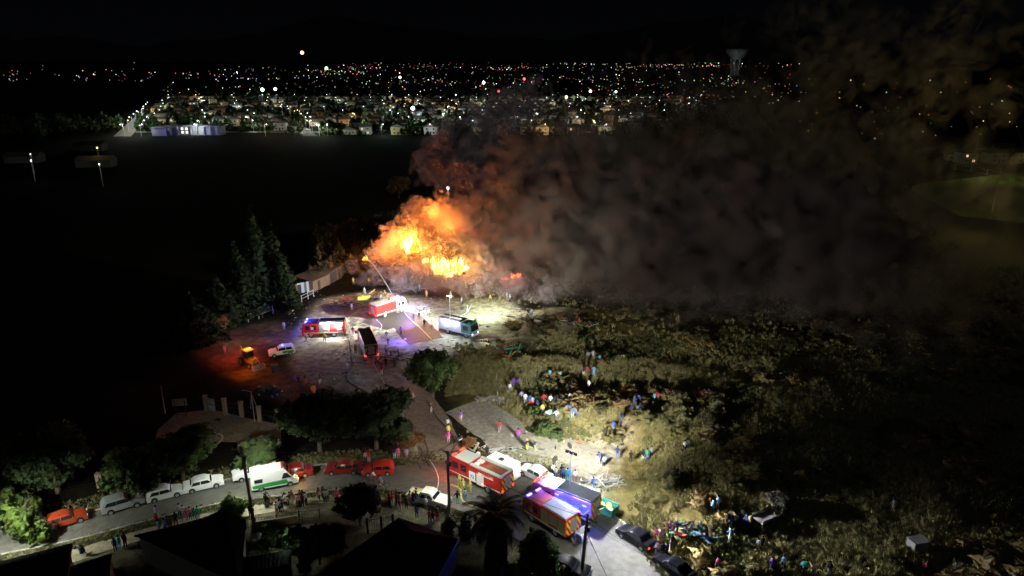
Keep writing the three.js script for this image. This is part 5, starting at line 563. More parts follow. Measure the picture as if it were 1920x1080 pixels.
W([ // on and around the dark mound
  [1031, 709, 'stand', 'cyan', 'jeans', 'person in a pale cyan top standing alone above the dark hollow'], [1050, 712, 'stand', 'grey', 'jeans', 'person in light grey beside the one in cyan above the hollow'],
  [1102, 676, 'stand', 'grey', 'black', 'person in grey at the left of the topmost group on the mound'], [1112, 674, 'hips', 'silver', 'grey', 'person in pale grey at the middle of the topmost group on the mound'], [1097, 672, 'stand', 'black', 'black', 'person all in black at the left end of the topmost group on the mound'], [1124, 681, 'walk', 'cyan', 'jeans', 'person in cyan walking at the right end of the topmost group on the mound'],
  [1094, 705, 'stand', 'navy', 'white', 'person in a navy top and white shorts left of the one in red'], [1102, 704, 'stand', 'red', 'black', 'person in a red top between navy and pale blue tops'], [1113, 705, 'hips', 'sky', 'sky', 'person in pale blue standing right of the one in red'], [1104, 731, 'stand', 'white', 'blue', 'person in a white shirt and blue jeans below the trio'],
  [956, 736, 'stand', 'white', 'jeans', 'person in a white shirt at the left edge of the dry grass'], [963, 724, 'stand', 'purple', 'purple', 'person in purple in shadow right of the white shirt'], [972, 726, 'hips', 'purple', 'navy', 'person in dark purple and navy in shadow'],
  [978, 752, 'stand', 'lilac', 'black', 'person in lilac at the left end of the grass row'], [985, 757, 'stand', 'white', 'grey', 'person in white second from the left of the grass row'], [994, 759, 'stand', 'blue', 'red', 'person in blue with red shorts in the grass row'], [999, 761, 'stand', 'sky', 'red', 'person in light blue with red shorts in the grass row'], [1007, 767, 'walk', 'navy', 'jeans', 'person in navy walking below the grass row'], [1019, 758, 'hips', 'red', 'black', 'person in red with hands on hips in the grass row'], [1017, 777, 'stand', 'yellow', 'jeans', 'person in a yellow shirt and jeans in the grass'], [1032, 760, 'stand', 'white', 'black', 'person in a white shirt and black trousers in the grass row'], [1040, 762, 'stand', 'navy', 'black', 'person in navy right of the white shirt in the grass row'],
  [1026, 787, 'stand', 'white', 'navy', 'person in white and navy, left of the close pair in the grass'], [1031, 786, 'stand', 'cyan', 'white', 'person in cyan, right of the close pair in the grass'], [1043, 789, 'hips', 'white', 'jeans', 'person in white and jeans at the front of the grass group'], [1068, 756, 'stand', 'grey', 'black', 'person in grey alone below the green patch'], [1063, 737, 'stand', 'black', 'navy', 'person in black beside the green patch'],
  [1062, 776, 'stand', 'jeans', 'navy', 'person in denim left of the blue one in the grass'], [1067, 777, 'stand', 'blue', 'navy', 'person in bright blue in the middle of the right grass group'], [1073, 785, 'stand', 'blue', 'sky', 'person in blue with pale trousers in the right grass group'], [1083, 782, 'head', 'black', 'jeans', 'person with both hands raised to the head in the grass'],
  [1232, 753, 'stand', 'red', 'black', 'person in red at the top of the right-hand path'], [1226, 754, 'stand', 'cyan', 'jeans', 'person in cyan beside the red one on the right-hand path'], [1197, 758, 'stand', 'blue', 'navy', 'person in blue at the right of the path group'], [1189, 762, 'stand', 'navy', 'jeans', 'person in navy at the centre of the path group'], [1192, 758, 'stand', 'black', 'navy', 'person in black at the back of the path group'], [1199, 777, 'stand', 'blue', 'grey', 'person in blue with grey trousers below the path group'], [1183, 776, 'stand', 'navy', 'black', 'person in dark clothes left below the path group'], [1165, 793, 'walk', 'black', 'jeans', 'person in black walking down the right-hand path'], [1150, 810, 'stand', 'blue', 'blue', 'person all in blue at the foot of the right-hand path'],
  [1157, 860, 'hips', 'navy', 'jeans', 'person in navy at the gravel edge, hands on hips'], [1122, 871, 'stand', 'blue', 'white', 'person in blue at the left of the trio on the gravel'], [1119, 874, 'stand', 'rose', 'white', 'person in pale rose in the trio on the gravel'], [1132, 875, 'stand', 'sky', 'black', 'person in pale blue at the right of the trio on the gravel'], [1205, 865, 'stand', 'black', 'white', 'person in black with white trousers in the grass trio'], [1213, 864, 'stand', 'green', 'jeans', 'person in bright green in the grass trio'], [1221, 859, 'stand', 'grey', 'black', 'person in grey in the grass trio'], [1182, 867, 'stand', 'black', 'black', 'person in black standing at the gravel edge left of the grass trio'], [1283, 846, 'stand', 'white', 'black', 'person in white alone in the dark grass, left of a dark one'], [1288, 844, 'stand', 'grey', 'black', 'person in dark grey beside the white one in the dark grass'],
  [937, 812, 'walk', 'red', 'silver', 'person in red running on the asphalt strip'], [972, 826, 'stand', 'magenta', 'jeans', 'person in magenta on the asphalt strip'], [989, 846, 'crewwalk', 'black', 'hiviz', 'firefighter with bright trousers, left one on the strip', 0.6], [1004, 846, 'crewwalk', 'navy', 'hiviz', 'firefighter with bright trousers, right one on the strip', 0.6],
  [840, 804, 'stand', 'white', 'navy', 'person in white and navy on the earth track'], [841, 830, 'hips', 'magenta', 'rose', 'person in a magenta skirt on the earth track'], [841, 818, 'stand', 'yellow', 'tan', 'person in a pale yellow top just behind the magenta one'], [864, 791, 'stand', 'purple', 'rose', 'person in purple by the scrub of the strip'], [809, 776, 'crewwalk', 'maroon', 'grey', 'firefighter with a yellow helmet on the dark track'], [775, 756, 'crew', 'yellow', 'black', 'firefighter in yellow by the round tree'], [767, 747, 'stand', 'red', 'maroon', 'person in red under the round tree'], [758, 718, 'stand', 'lilac', 'purple', 'person in lilac in the shade beside the round tree'],
  [747, 861, 'stand', 'pink', 'rose', 'person in pink left one by the orange-lit shrub'], [763, 861, 'stand', 'lilac', 'rose', 'person in lilac right one by the orange-lit shrub'], [740, 861, 'stand', 'navy', 'white', 'person in navy beside the bright red hatchback'], [686, 868, 'stand', 'rose', 'black', 'person in rose between the two red cars, left'], [692, 868, 'stand', 'red', 'rose', 'person in red between the two red cars, right'],
  [862, 917, 'crew', 'hiviz', 'yellow', 'firefighter in bright yellow at the engine locker, leftmost'], [868, 922, 'crewwalk', 'yellow', 'hiviz', 'firefighter in yellow with green legs at the engine locker'], [883, 924, 'crew', 'yellow', 'hiviz', 'firefighter in yellow nearest the engine number', 1.2], [872, 939, 'stand', 'silver', 'jeans', 'person in grey standing by the yellow hose'], [858, 945, 'hips', 'black', 'green', 'person in dark green standing by the utility pole'], [897, 868, 'stand', 'white', 'red', 'person in a white shirt on the far side of the red engine'], [913, 858, 'stand', 'black', 'black', 'person in black behind the minibus front'],
  [1037, 891, 'stand', 'white', 'navy', 'person in a white coat beside the white saloon'], [1042, 897, 'stand', 'silver', 'jeans', 'person in pale grey below the white coat'], [1056, 899, 'stand', 'blue', 'navy', 'person in blue in the glare by the rescue engine'], [1064, 902, 'stand', 'teal', 'teal', 'person in teal in the glare by the rescue engine'], [1053, 895, 'stand', 'black', 'navy', 'person in dark clothes behind the teal one'], [1078, 903, 'stand', 'white', 'rose', 'person in white right by the mast lamp'], [1112, 916, 'hips', 'blue', 'sky', 'man in a bright blue shirt alone on the pale ground'],
]);
W([ // right bottom, by the cars and on the dark slope
  [1230, 1013, 'stand', 'pink', 'maroon', 'person in bright pink by the black saloon'], [1237, 1016, 'stand', 'rose', 'rose', 'person in pale pink beside the bright pink one'], [1244, 1012, 'stand', 'brown', 'black', 'person in brown behind the pale pink one'], [1255, 1001, 'stand', 'magenta', 'black', 'person in magenta at the left of the junk heap'], [1260, 1001, 'stand', 'white', 'grey', 'person in white at the left of the junk heap'], [1268, 1000, 'stand', 'purple', 'navy', 'person in purple close to the junk heap'], [1258, 1028, 'walk', 'black', 'grey', 'person in black below the junk heap'], [1232, 1042, 'hips', 'rose', 'jeans', 'person in rose between the two black cars'], [1242, 1043, 'stand', 'black', 'black', 'person in black between the two black cars'], [1249, 1042, 'stand', 'navy', 'black', 'person in navy at the right of the trio between the cars'],
  [1330, 953, 'stand', 'orange', 'navy', 'person in orange on the dark slope'], [1336, 961, 'stand', 'sky', 'sky', 'person in pale blue in front of the orange one'], [1345, 955, 'stand', 'sky', 'white', 'person in pale blue right of the slope trio'], [1362, 990, 'walk', 'black', 'navy', 'person in black descending towards the trailer'], [1371, 992, 'stand', 'blue', 'blue', 'person in blue descending towards the trailer'], [1382, 989, 'stand', 'black', 'black', 'person in black left of the trailer'], [1398, 988, 'walk', 'blue', 'navy', 'person in blue leaning at the trailer'], [1405, 990, 'stand', 'yellow', 'blue', 'person in yellow at the trailer'], [1368, 1016, 'walk', 'sky', 'white', 'person in pale clothes crouching on the dark slope'], [1345, 1070, 'stand', 'pink', 'navy', 'person in pink at the bottom of the slope'],
  [1420, 1034, 'stand', 'white', 'rose', 'person in a white shirt on the lower slope'], [1428, 1030, 'stand', 'black', 'black', 'person in black beside the white shirt on the lower slope'], [1446, 1072, 'stand', 'purple', 'navy', 'person in purple at the lower edge'], [1467, 1069, 'stand', 'sky', 'navy', 'person in pale blue at the lower edge'], [1503, 1076, 'stand', 'cyan', 'black', 'person in cyan at the lower edge'], [1510, 1075, 'stand', 'teal', 'black', 'person in teal at the lower edge'], [1524, 1080, 'stand', 'rose', 'grey', 'person in rose at the lower edge'], [1553, 1080, 'stand', 'black', 'grey', 'person in dark clothes at the lower edge'], [1591, 876, 'stand', 'grey', 'lilac', 'person in grey far out in the dark field'], [1673, 960, 'stand', 'grey', 'tan', 'person in grey in the middle of the dark field'], [1715, 900, 'stand', 'navy', 'navy', 'person in navy in the dark field'], [1734, 1076, 'stand', 'maroon', 'black', 'person in maroon by the pale box'], [1787, 1078, 'stand', 'grey', 'brown', 'person in grey at the far right of the lower edge'],
  [1047, 1080, 'stand', 'sky', 'sky', 'person in pale blue leaning on the dark car at the bottom'], [1056, 1084, 'hips', 'tan', 'black', 'person in tan beside the dark car at the bottom'], [1076, 1024, 'stand', 'navy', 'grey', 'person in navy behind the nearest engine'],
]);
W([ // the fire line and the lot
  [787, 547, 'crew', 'silver', 'grey', 'firefighter in silver closest to the charred posts'], [800, 558, 'crewwalk', 'yellow', 'yellow', 'firefighter in pale yellow left of the bright strip'], [845, 562, 'crewwalk', 'silver', 'silver', 'firefighter in silver walking at the bright strip'], [810, 534, 'crew', 'yellow', 'tan', 'firefighter in yellow right below the flames'], [874, 541, 'crew', 'hiviz', 'hiviz', 'firefighter in pale yellow standing in the thin smoke'], [919, 567, 'crew', 'yellow', 'black', 'firefighter in yellow on the lit slope'], [951, 563, 'crew', 'silver', 'grey', 'firefighter in silver, left of two on the lit slope'], [956, 567, 'crew', 'silver', 'black', 'firefighter in silver and black, right of two on the lit slope'], [877, 589, 'crew', 'navy', 'grey', 'firefighter in dark gear holding the hose, lower'], [866, 573, 'crew', 'grey', 'black', 'firefighter in dark gear holding the hose, upper'], [975, 598, 'stand', 'white', 'grey', 'person in white on the rubble mound'], [990, 593, 'stand', 'black', 'black', 'person in black on the rubble mound'], [997, 593, 'stand', 'lilac', 'purple', 'person in lilac on the rubble mound'], [1086, 612, 'stand', 'red', 'grey', 'person in red right of the rubble mound'],
  [660, 584, 'walk', 'white', 'tan', 'person in white between the plank heap and the engines'], [684, 554, 'crew', 'silver', 'silver', 'firefighter in silver beside the yellow tank'], [692, 534, 'crew', 'yellow', 'black', 'firefighter in yellow near the smoke edge'], [663, 534, 'crew', 'yellow', 'brown', 'firefighter in yellow beside the burnt shack'], [715, 562, 'crew', 'navy', 'white', 'firefighter in navy behind the pumper'], [722, 560, 'crew', 'yellow', 'navy', 'firefighter in yellow behind the pumper'],
  [649, 612, 'crew', 'silver', 'hiviz', 'firefighter in silver between the engines'], [647, 630, 'stand', 'black', 'black', 'person in black at the tail of the side-on engine'], [662, 628, 'stand', 'black', 'maroon', 'person in black left of the black-roofed engine'], [609, 641, 'crew', 'yellow', 'black', 'firefighter at the open lockers'], [574, 640, 'stand', 'grey', 'tan', 'person at the nose of the side-on engine'], [667, 664, 'stand', 'red', 'black', 'person in red beside the black-roofed engine'], [786, 599, 'stand', 'black', 'black', 'person in black in front of the pumper, upper'], [776, 603, 'stand', 'navy', 'black', 'person in dark blue in front of the pumper, lower'], [796, 614, 'stand', 'black', 'maroon', 'person in black left of the mast engine'], [810, 618, 'stand', 'rose', 'maroon', 'person in rose left of the mast engine'], [752, 630, 'stand', 'purple', 'black', 'person in the violet light on the lot'], [725, 637, 'crew', 'black', 'silver', 'firefighter on the wet asphalt, upper'], [728, 649, 'crew', 'black', 'grey', 'firefighter on the wet asphalt, lower'], [724, 664, 'stand', 'silver', 'black', 'person beside the scrap heap, upper'], [716, 704, 'stand', 'red', 'white', 'person in red and white below the black-roofed engine'], [724, 689, 'stand', 'black', 'black', 'person in black below the scrap heap'], [740, 690, 'stand', 'maroon', 'black', 'person in maroon below the scrap heap'], [804, 595, 'crew', 'hiviz', 'black', 'firefighter by the mast engine tail'],
  [422, 663, 'stand', 'rose', 'rose', 'person in pink alone by the earth bank'], [533, 619, 'stand', 'lilac', 'grey', 'person in lilac left of the side-on engine'], [553, 722, 'stand', 'purple', 'maroon', 'person in purple on the red track, left'], [561, 723, 'stand', 'black', 'black', 'person in black on the red track'], [573, 720, 'stand', 'black', 'red', 'person in black with red trousers on the red track'], [601, 721, 'walk', 'brown', 'white', 'person in brown with white trousers on the lot edge'], [586, 741, 'stand', 'orange', 'red', 'person lit orange by the trees, left'], [590, 741, 'stand', 'orange', 'tan', 'person lit orange by the trees, right'],
]);
W([ // street on the left
  [295, 974, 'walk', 'lilac', 'white', 'person in lilac on the road below the white hatchback'], [295, 986, 'stand', 'red', 'black', 'person in red at the road edge'], [300, 998, 'stand', 'sky', 'grey', 'person in pale blue at the black roof, left'], [311, 997, 'stand', 'sky', 'blue', 'person in pale blue and blue at the black roof'], [316, 995, 'stand', 'lilac', 'grey', 'person in lilac at the black roof'], [338, 970, 'hips', 'white', 'navy', 'person in white on the road edge, arms out'], [345, 972, 'stand', 'white', 'grey', 'person in white just behind the first'], [352, 976, 'stand', 'pink', 'rose', 'person in pink on the pavement, left'], [358, 974, 'stand', 'rose', 'jeans', 'person in rose on the pavement'], [367, 978, 'stand', 'teal', 'teal', 'person in teal on the pavement'], [373, 975, 'stand', 'green', 'grey', 'person in green on the pavement'], [331, 986, 'walk', 'black', 'brown', 'person in black stooping at the black roof'], [322, 992, 'stand', 'tan', 'grey', 'person in tan at the black roof'],
  [217, 1034, 'stand', 'navy', 'navy', 'person in navy at the left of the trio by the gate'], [225, 1030, 'hips', 'cyan', 'sky', 'person in pale cyan in the middle of the trio by the gate'], [236, 1026, 'stand', 'navy', 'black', 'person in navy at the right of the trio by the gate'], [155, 1044, 'sit', 'navy', 'black', 'person sitting in dark clothes in the small yard'], [212, 1082, 'stand', 'red', 'green', 'person in red in the gap between the houses'],
  [704, 903, 'ride', 'white', 'red', 'cyclist in white riding left along the road', 1.5], [717, 914, 'ride', 'grey', 'rose', 'cyclist in grey at the lower road edge', 1.5], [672, 891, 'ride', 'black', 'black', 'rider in black by the red cars', 1.4], [633, 940, 'stand', 'pink', 'red', 'person in pink left of the dark round tree'], [612, 1018, 'stand', 'maroon', 'red', 'person in dull red in the dark garden'], [474, 972, 'stand', 'black', 'black', 'person in black by the garden railing, front'], [470, 969, 'stand', 'black', 'navy', 'person in black by the garden railing, behind'], [537, 950, 'stand', 'white', 'black', 'person in white standing out of the dark pavement crowd'],
  [798, 957, 'stand', 'white', 'grey', 'person in white by the pickup bumper'], [806, 980, 'stand', 'red', 'black', 'person in red in the trio below the pickup'], [812, 982, 'stand', 'black', 'navy', 'person in black in the trio below the pickup'], [820, 978, 'stand', 'red', 'maroon', 'person in red at the right of the trio below the pickup'], [782, 972, 'stand', 'navy', 'black', 'person in navy left of the trio below the pickup'], [893, 1014, 'stand', 'blue', 'black', 'person in bright blue beside the palm'],
]);
{ // dim crowds on the pavement: nothing tells these apart
  const r = rng(55), dark = ['black', 'navy', 'brown', 'grey', 'maroon', 'black', 'rose', 'tan'], crowd = (n, x, y, w, h, s, label, group) => { for (let i = 0; i < n; i++) person(x + w * r(), y + h * r() + s * 0, ['stand', 'stand', 'hips', 'folded', 'phone'][i % 5], dark[Math.floor(r() * dark.length)], dark[Math.floor(r() * 4)], label, (r() - 0.5) * 1.2, group); };
  crowd(5, 494, 943, 16, 10, 0, 'dark figure in the tight knot of onlookers left of the pavement crowd', 'left knot of onlookers'); crowd(5, 513, 956, 18, 8, 0, 'dark figure in the row of onlookers in front of the wall', 'onlookers at the garden wall'); crowd(11, 533, 941, 42, 14, 0, 'dark figure in the pavement crowd opposite the van', 'pavement crowd opposite the van'); crowd(5, 598, 935, 16, 8, 0, 'dark figure in the small group under the bare tree', 'group under the bare tree');
  crowd(15, 728, 938, 56, 22, 0, 'onlooker in the dim row behind the pickup', 'row behind the pickup'); crowd(12, 876, 988, 30, 36, 0, 'dim onlooker crowded between the hip roof and the palm', 'crowd beside the palm');
}
{ // bicycles under the riders
  const bike = (px, py, label, turn) => { const p = G(px, py); p.y = 0.03; const t = thing('bicycle', label, 'bicycle', p, turn); for (const x of [-0.52, 0.52]) { const w = obj('wheel', new THREE.TorusGeometry(0.33, 0.02, 6, 20).translate(x, 0.34, 0), rubber, t); obj('spokes', [0, 1, 2, 3].map((k) => bx(0.62, 0.008, 0.008, x, 0.34, 0, 0, 0, k * 0.785)), steel, w); } obj('frame', [bar(V(-0.52, 0.34, 0), V(-0.15, 0.34, 0), 0.02), bar(V(-0.15, 0.34, 0), V(-0.25, 0.85, 0), 0.02), bar(V(-0.52, 0.34, 0), V(-0.22, 0.75, 0), 0.015), bar(V(-0.15, 0.34, 0), V(0.38, 0.8, 0), 0.022), bar(V(-0.23, 0.78, 0), V(0.37, 0.82, 0), 0.02), bar(V(0.52, 0.34, 0), V(0.36, 0.95, 0), 0.02)], ironM, t); obj('handlebar', bar(V(0.36, 0.97, -0.26), V(0.36, 0.97, 0.26), 0.018), ironM, t); obj('saddle', rb(0.26, 0.06, 0.14, -0.26, 0.88, 0, 0.03), blackPl, t); return t; };
  bike(704, 903, 'bicycle under the cyclist in white', Math.PI - 0.1); bike(717, 914, 'bicycle under the cyclist in grey', Math.PI); bike(672, 891, 'bicycle under the rider in black', 0.2); bike(962, 1036, 'bicycle leaning in the dark beside the palm', 1.0);
}
// ------------------------------------------------------------------ the town beyond the dark field
const townRoof = M('town_roof', [0.1, 0.08, 0.07], 0.85), townWalls = [M('town_wall_cream', [0.42, 0.36, 0.25], 0.9), M('town_wall_grey', [0.34, 0.35, 0.34], 0.9), M('town_wall_ochre', [0.4, 0.29, 0.15], 0.9)], paneDark = M('pane_dark', [0.03, 0.03, 0.035], 0.2), paneLit = glow('window_lit', [1.5, 1.0, 0.4]);
function townHouse(i, pos, turn) {
  const r = rng(900 + i), w = 7.5 + 2 * r(), d = 7, h = i % 3 ? 5.2 : 3.2, t = thing('town_house', 'pale gabled house in the dense lit rows of the far town', 'house', pos, turn, 'houses of the far town');
  obj('wall', bx(w, h, d, 0, h / 2, 0), townWalls[i % 3], t);
  const s = new THREE.Shape([[-d / 2 - 0.5, 0], [d / 2 + 0.5, 0], [d / 2 + 0.4, 0.2], [0, 2.1], [-d / 2 - 0.4, 0.2]].map(([a, b]) => new THREE.Vector2(a, b))), g = new THREE.ExtrudeGeometry(s, { depth: w + 0.6, bevelEnabled: false }); g.translate(0, 0, -w / 2 - 0.3); g.rotateY(i % 2 ? Math.PI / 2 : 0); if (!(i % 2)) g.scale(w / d, 1, d / w); g.translate(0, h + 0.002, 0); obj('roof', g, townRoof, t);
  for (let k = 0; k < 2; k++) for (const y of h > 4 ? [1.4, 3.9] : [1.6]) { const x = (k - 0.5) * w * 0.5, lit = (i * 7 + k * 3 + Math.round(y)) % 11 === 0; const f = obj('window', bx(1.4, 1.3, 0.08, x, y, d / 2 + 0.03), townWalls[1], t); obj('pane', bx(1.15, 1.05, 0.04, x, y, d / 2 + 0.09), lit ? paneLit : paneDark, f); }
  obj('door', bx(0.95, 2.05, 0.06, w * 0.02, 1.03, d / 2 + 0.03), paneDark, t);
  return t;
}
const townProto = []; for (let i = 0; i < 9; i++) townProto.push(null);
const townSpots = [], lampSpots = []; {
  const r = rng(14); const rows = [-500, -531, -565, -602, -640, -690, -735, -790, -850, -915];
  rows.forEach((z, k) => { const xl = -252 - 0.42 * (-486 - z), xr = 75 + k * 16; for (let x = xl; x < xr; x += 10.5 + 1.5 * r()) { const s1 = -137 - 0.42 * (-490 - z), left = 0; if (Math.abs(x - s1) < 9 || (k === 0 && r() < 0.45) || (k === 0 && x < -172) || (k === 1 && x < -190) || r() < 0.12) continue; if (fbm(x * 0.012, z * 0.012, 66, 2) > 0.24) continue; townSpots.push([x, z + 3 * (r() - 0.5), (r() - 0.5) * 0.1, k]); } });
  for (let k = 0; k < rows.length; k++) for (let x = -246 - 0.42 * (-486 - rows[k]); x < 70 + k * 18; x += 34 + 10 * r()) lampSpots.push([x + 6 * r(), rows[k] + 13]);
  for (let k = 0; k < 9; k++) { const z = -486 - k * 32; lampSpots.push([-137 - 0.42 * (-490 - z) + 5, z]); lampSpots.push([-264 - 0.42 * (-490 - z), z]); }
}
const ROWN = ['front', 'second', 'third', 'fourth', 'fifth', 'sixth', 'seventh', 'eighth', 'ninth', 'last'];
townSpots.slice(0, 300).forEach(([x, z, a, row], i) => { const p = V(x, 0, z), k = i % 9, what = `${['cream', 'grey', 'ochre'][k % 3]} ${k % 3 ? 'two-storey' : 'one-storey'} gabled house in the ${ROWN[row]} row of the far town`; let t; if (!townProto[k]) t = townProto[k] = townHouse(k, p, a); else t = copy(townProto[k], null, p, a); tag(t, what, null, `${['cream', 'grey', 'ochre'][k % 3]} houses of the ${ROWN[row]} row`); });
{ const rest = townSpots.slice(300); if (rest.length) { const im = new THREE.InstancedMesh(merge([bx(9, 4.5, 7, 0, 2.25, 0), new THREE.ConeGeometry(7, 2, 4).rotateY(Math.PI / 4).translate(0, 5.5, 0)]), townWalls[0], rest.length), m = new THREE.Matrix4(); rest.forEach(([x, z, a], i) => im.setMatrixAt(i, m.makeRotationY(a).setPosition(x, 0, z))); im.name = 'far_houses'; scene.add(im); tag(im, 'remaining small houses of the far town', 'houses', null, 'stuff'); } }
{ // lamps of the town streets
  const r = rng(41), kinds = [['cool white', [0.9, 1, 0.95], [4.5, 5, 4.8]], ['warm', [1, 0.72, 0.38], [5, 3.4, 1.6]], ['greenish', [0.72, 1, 0.8], [3.4, 5, 4]]], protos = [];
  kinds.forEach(([n, , e], k) => { const t = thing('street_lamp', `${n} street lamp burning among the houses of the far town`, 'street lamp', V(0, 0, 0), 0, `${n} lamps of the far town`); obj('pole', cy(0.08, 0.12, 8, 0, 4, 0, 6), steel, t); obj('arm', bx(1.6, 0.08, 0.08, 0.7, 8, 0), steel, t); obj('lamp_globe', new THREE.IcosahedronGeometry(0.3, 1).translate(1.4, 7.9, 0), glow('town_lamp_' + k, e), t); protos.push([t, false]); });
  lampSpots.slice(0, 160).forEach(([x, z], i) => { const k = [0, 0, 1, 0, 2][i % 5], P = protos[k], p = V(x, 0, z), t = P[1] ? copy(P[0], null, p, r() * 6) : P[0]; P[1] = true; t.position.copy(p); const s = 0.7 + 0.6 * r(); if (i % 2 === 0 || z > -560) lamp(inG(t, V(1.4, 7.2, 0)), kinds[k][1], 340 * s, 18); });
}
{ // town streets
  const ts = M('town_street', [0.16, 0.155, 0.15], 0.8); const st = (a, b, w) => { const A = [], B = []; for (let i = 0; i <= 10; i++) { const c = a.clone().lerp(b, i / 10); A.push(c.clone().add(V(-w, 0, 0))); B.push(c.clone().add(V(w, 0, 0))); } sheet('road', A, B, 0.02, ts); };
  st(V(-137, 0, -488), V(-300, 0, -880), 5); st(V(-264, 0, -486), V(-440, 0, -905), 6); for (const z of [-516, -583, -665, -762]) { const A = [], B = []; for (let i = 0; i <= 10; i++) { const x0 = -258 - 0.42 * (-486 - z), x = x0 + i / 10 * (90 - x0); A.push(V(x, 0, z - 3)); B.push(V(x, 0, z + 3)); } sheet('road', A, B, 0.03, ts); }
  const rC = rng(19), cp = [WH, SI, BK, RD]; for (let i = 0; i < 14; i++) { const f = 0.03 + 0.06 * i, z = -488 - f * 392, x = -137 - 163 * f + (i % 2 ? 3.4 : -3.4); car('small car parked along the steep lit street of the far town', 'sedan', V(x, 0.05, z), 1.18, cp[Math.floor(rC() * 4)], { group: 'cars on the far street' }); }
}
{ // civic building washed with violet light
  const t = thing('civic_building', 'white flat-roofed building with a violet-lit colonnade at the near edge of the town', 'building', V(-222, 0, -494), 0), Wb = M('civic_white', [0.3, 0.3, 0.34], 0.8);
  obj('wall', [bx(36, 6, 9, 4, 3, -4), bx(10, 5, 14, -18, 2.5, -2)], Wb, t); obj('roof', [bx(40, 0.5, 12, 4, 6.3, -3), bx(11, 0.4, 15, -18, 5.25, -2)], Wb, t); for (let k = 0; k < 8; k++) obj('column', bx(0.8, 6, 0.8, -11 + k * 4.4, 3, 1.6), Wb, t); for (let k = 0; k < 4; k++) { const w = obj('window', bx(1.8, 1.8, 0.1, -4 + (k % 2) * 3, k < 2 ? 4.4 : 2, 0.58), Wb, t); obj('pane', bx(1.5, 1.5, 0.06, -4 + (k % 2) * 3, k < 2 ? 4.4 : 2, 0.66), glow('civic_window', [1.6, 1.7, 1.4]), w); }
  lamp(V(-236, 3, -484), [0.22, 0.18, 1], 34, 10); lamp(V(-205, 3, -486), [0.2, 0.16, 1], 30, 10);
}
{ // tower, mast
  const p = flat(1378, 141), k = p.length() / 1400 * 1.0, t = thing('water_tower', 'pale flared water tower on the right of the far skyline', 'water tower', p), cM = M('tower_concrete', [0.5, 0.5, 0.5], 0.9); obj('shaft', [0, 1, 2, 3, 4, 5].map((i) => bar(V(Math.cos(i * 1.05) * 5, 0, Math.sin(i * 1.05) * 5), V(Math.cos(i * 1.05) * 7, 22, Math.sin(i * 1.05) * 7), 1.4, 6)), cM, t); obj('tank', new THREE.LatheGeometry([[0, 20], [8, 21], [15, 30], [16, 33], [15, 34], [0, 35]].map(([a, b]) => new THREE.Vector2(a, b)), 24), cM, t); t.scale.setScalar(Math.max(0.6, p.length() * 40 / 1323 / 32)); lamp(V(p.x - 20, 24, p.z + 60), [0.9, 1, 1], 420, 40);
  const q = flat(570, 140), s = q.length() / 1323 * 36, u = thing('radio_mast', 'tall mast with a red and yellow light at its top on the skyline', 'mast', q); obj('pole', cy(0.6, 1.0, s, 0, s / 2, 0, 6), steel, u); obj('lamp_head', new THREE.IcosahedronGeometry(q.length() / 1323 * 3, 1).translate(0, s, 0), glow('mast_light', [6, 2.4, 1.2]), u);
}
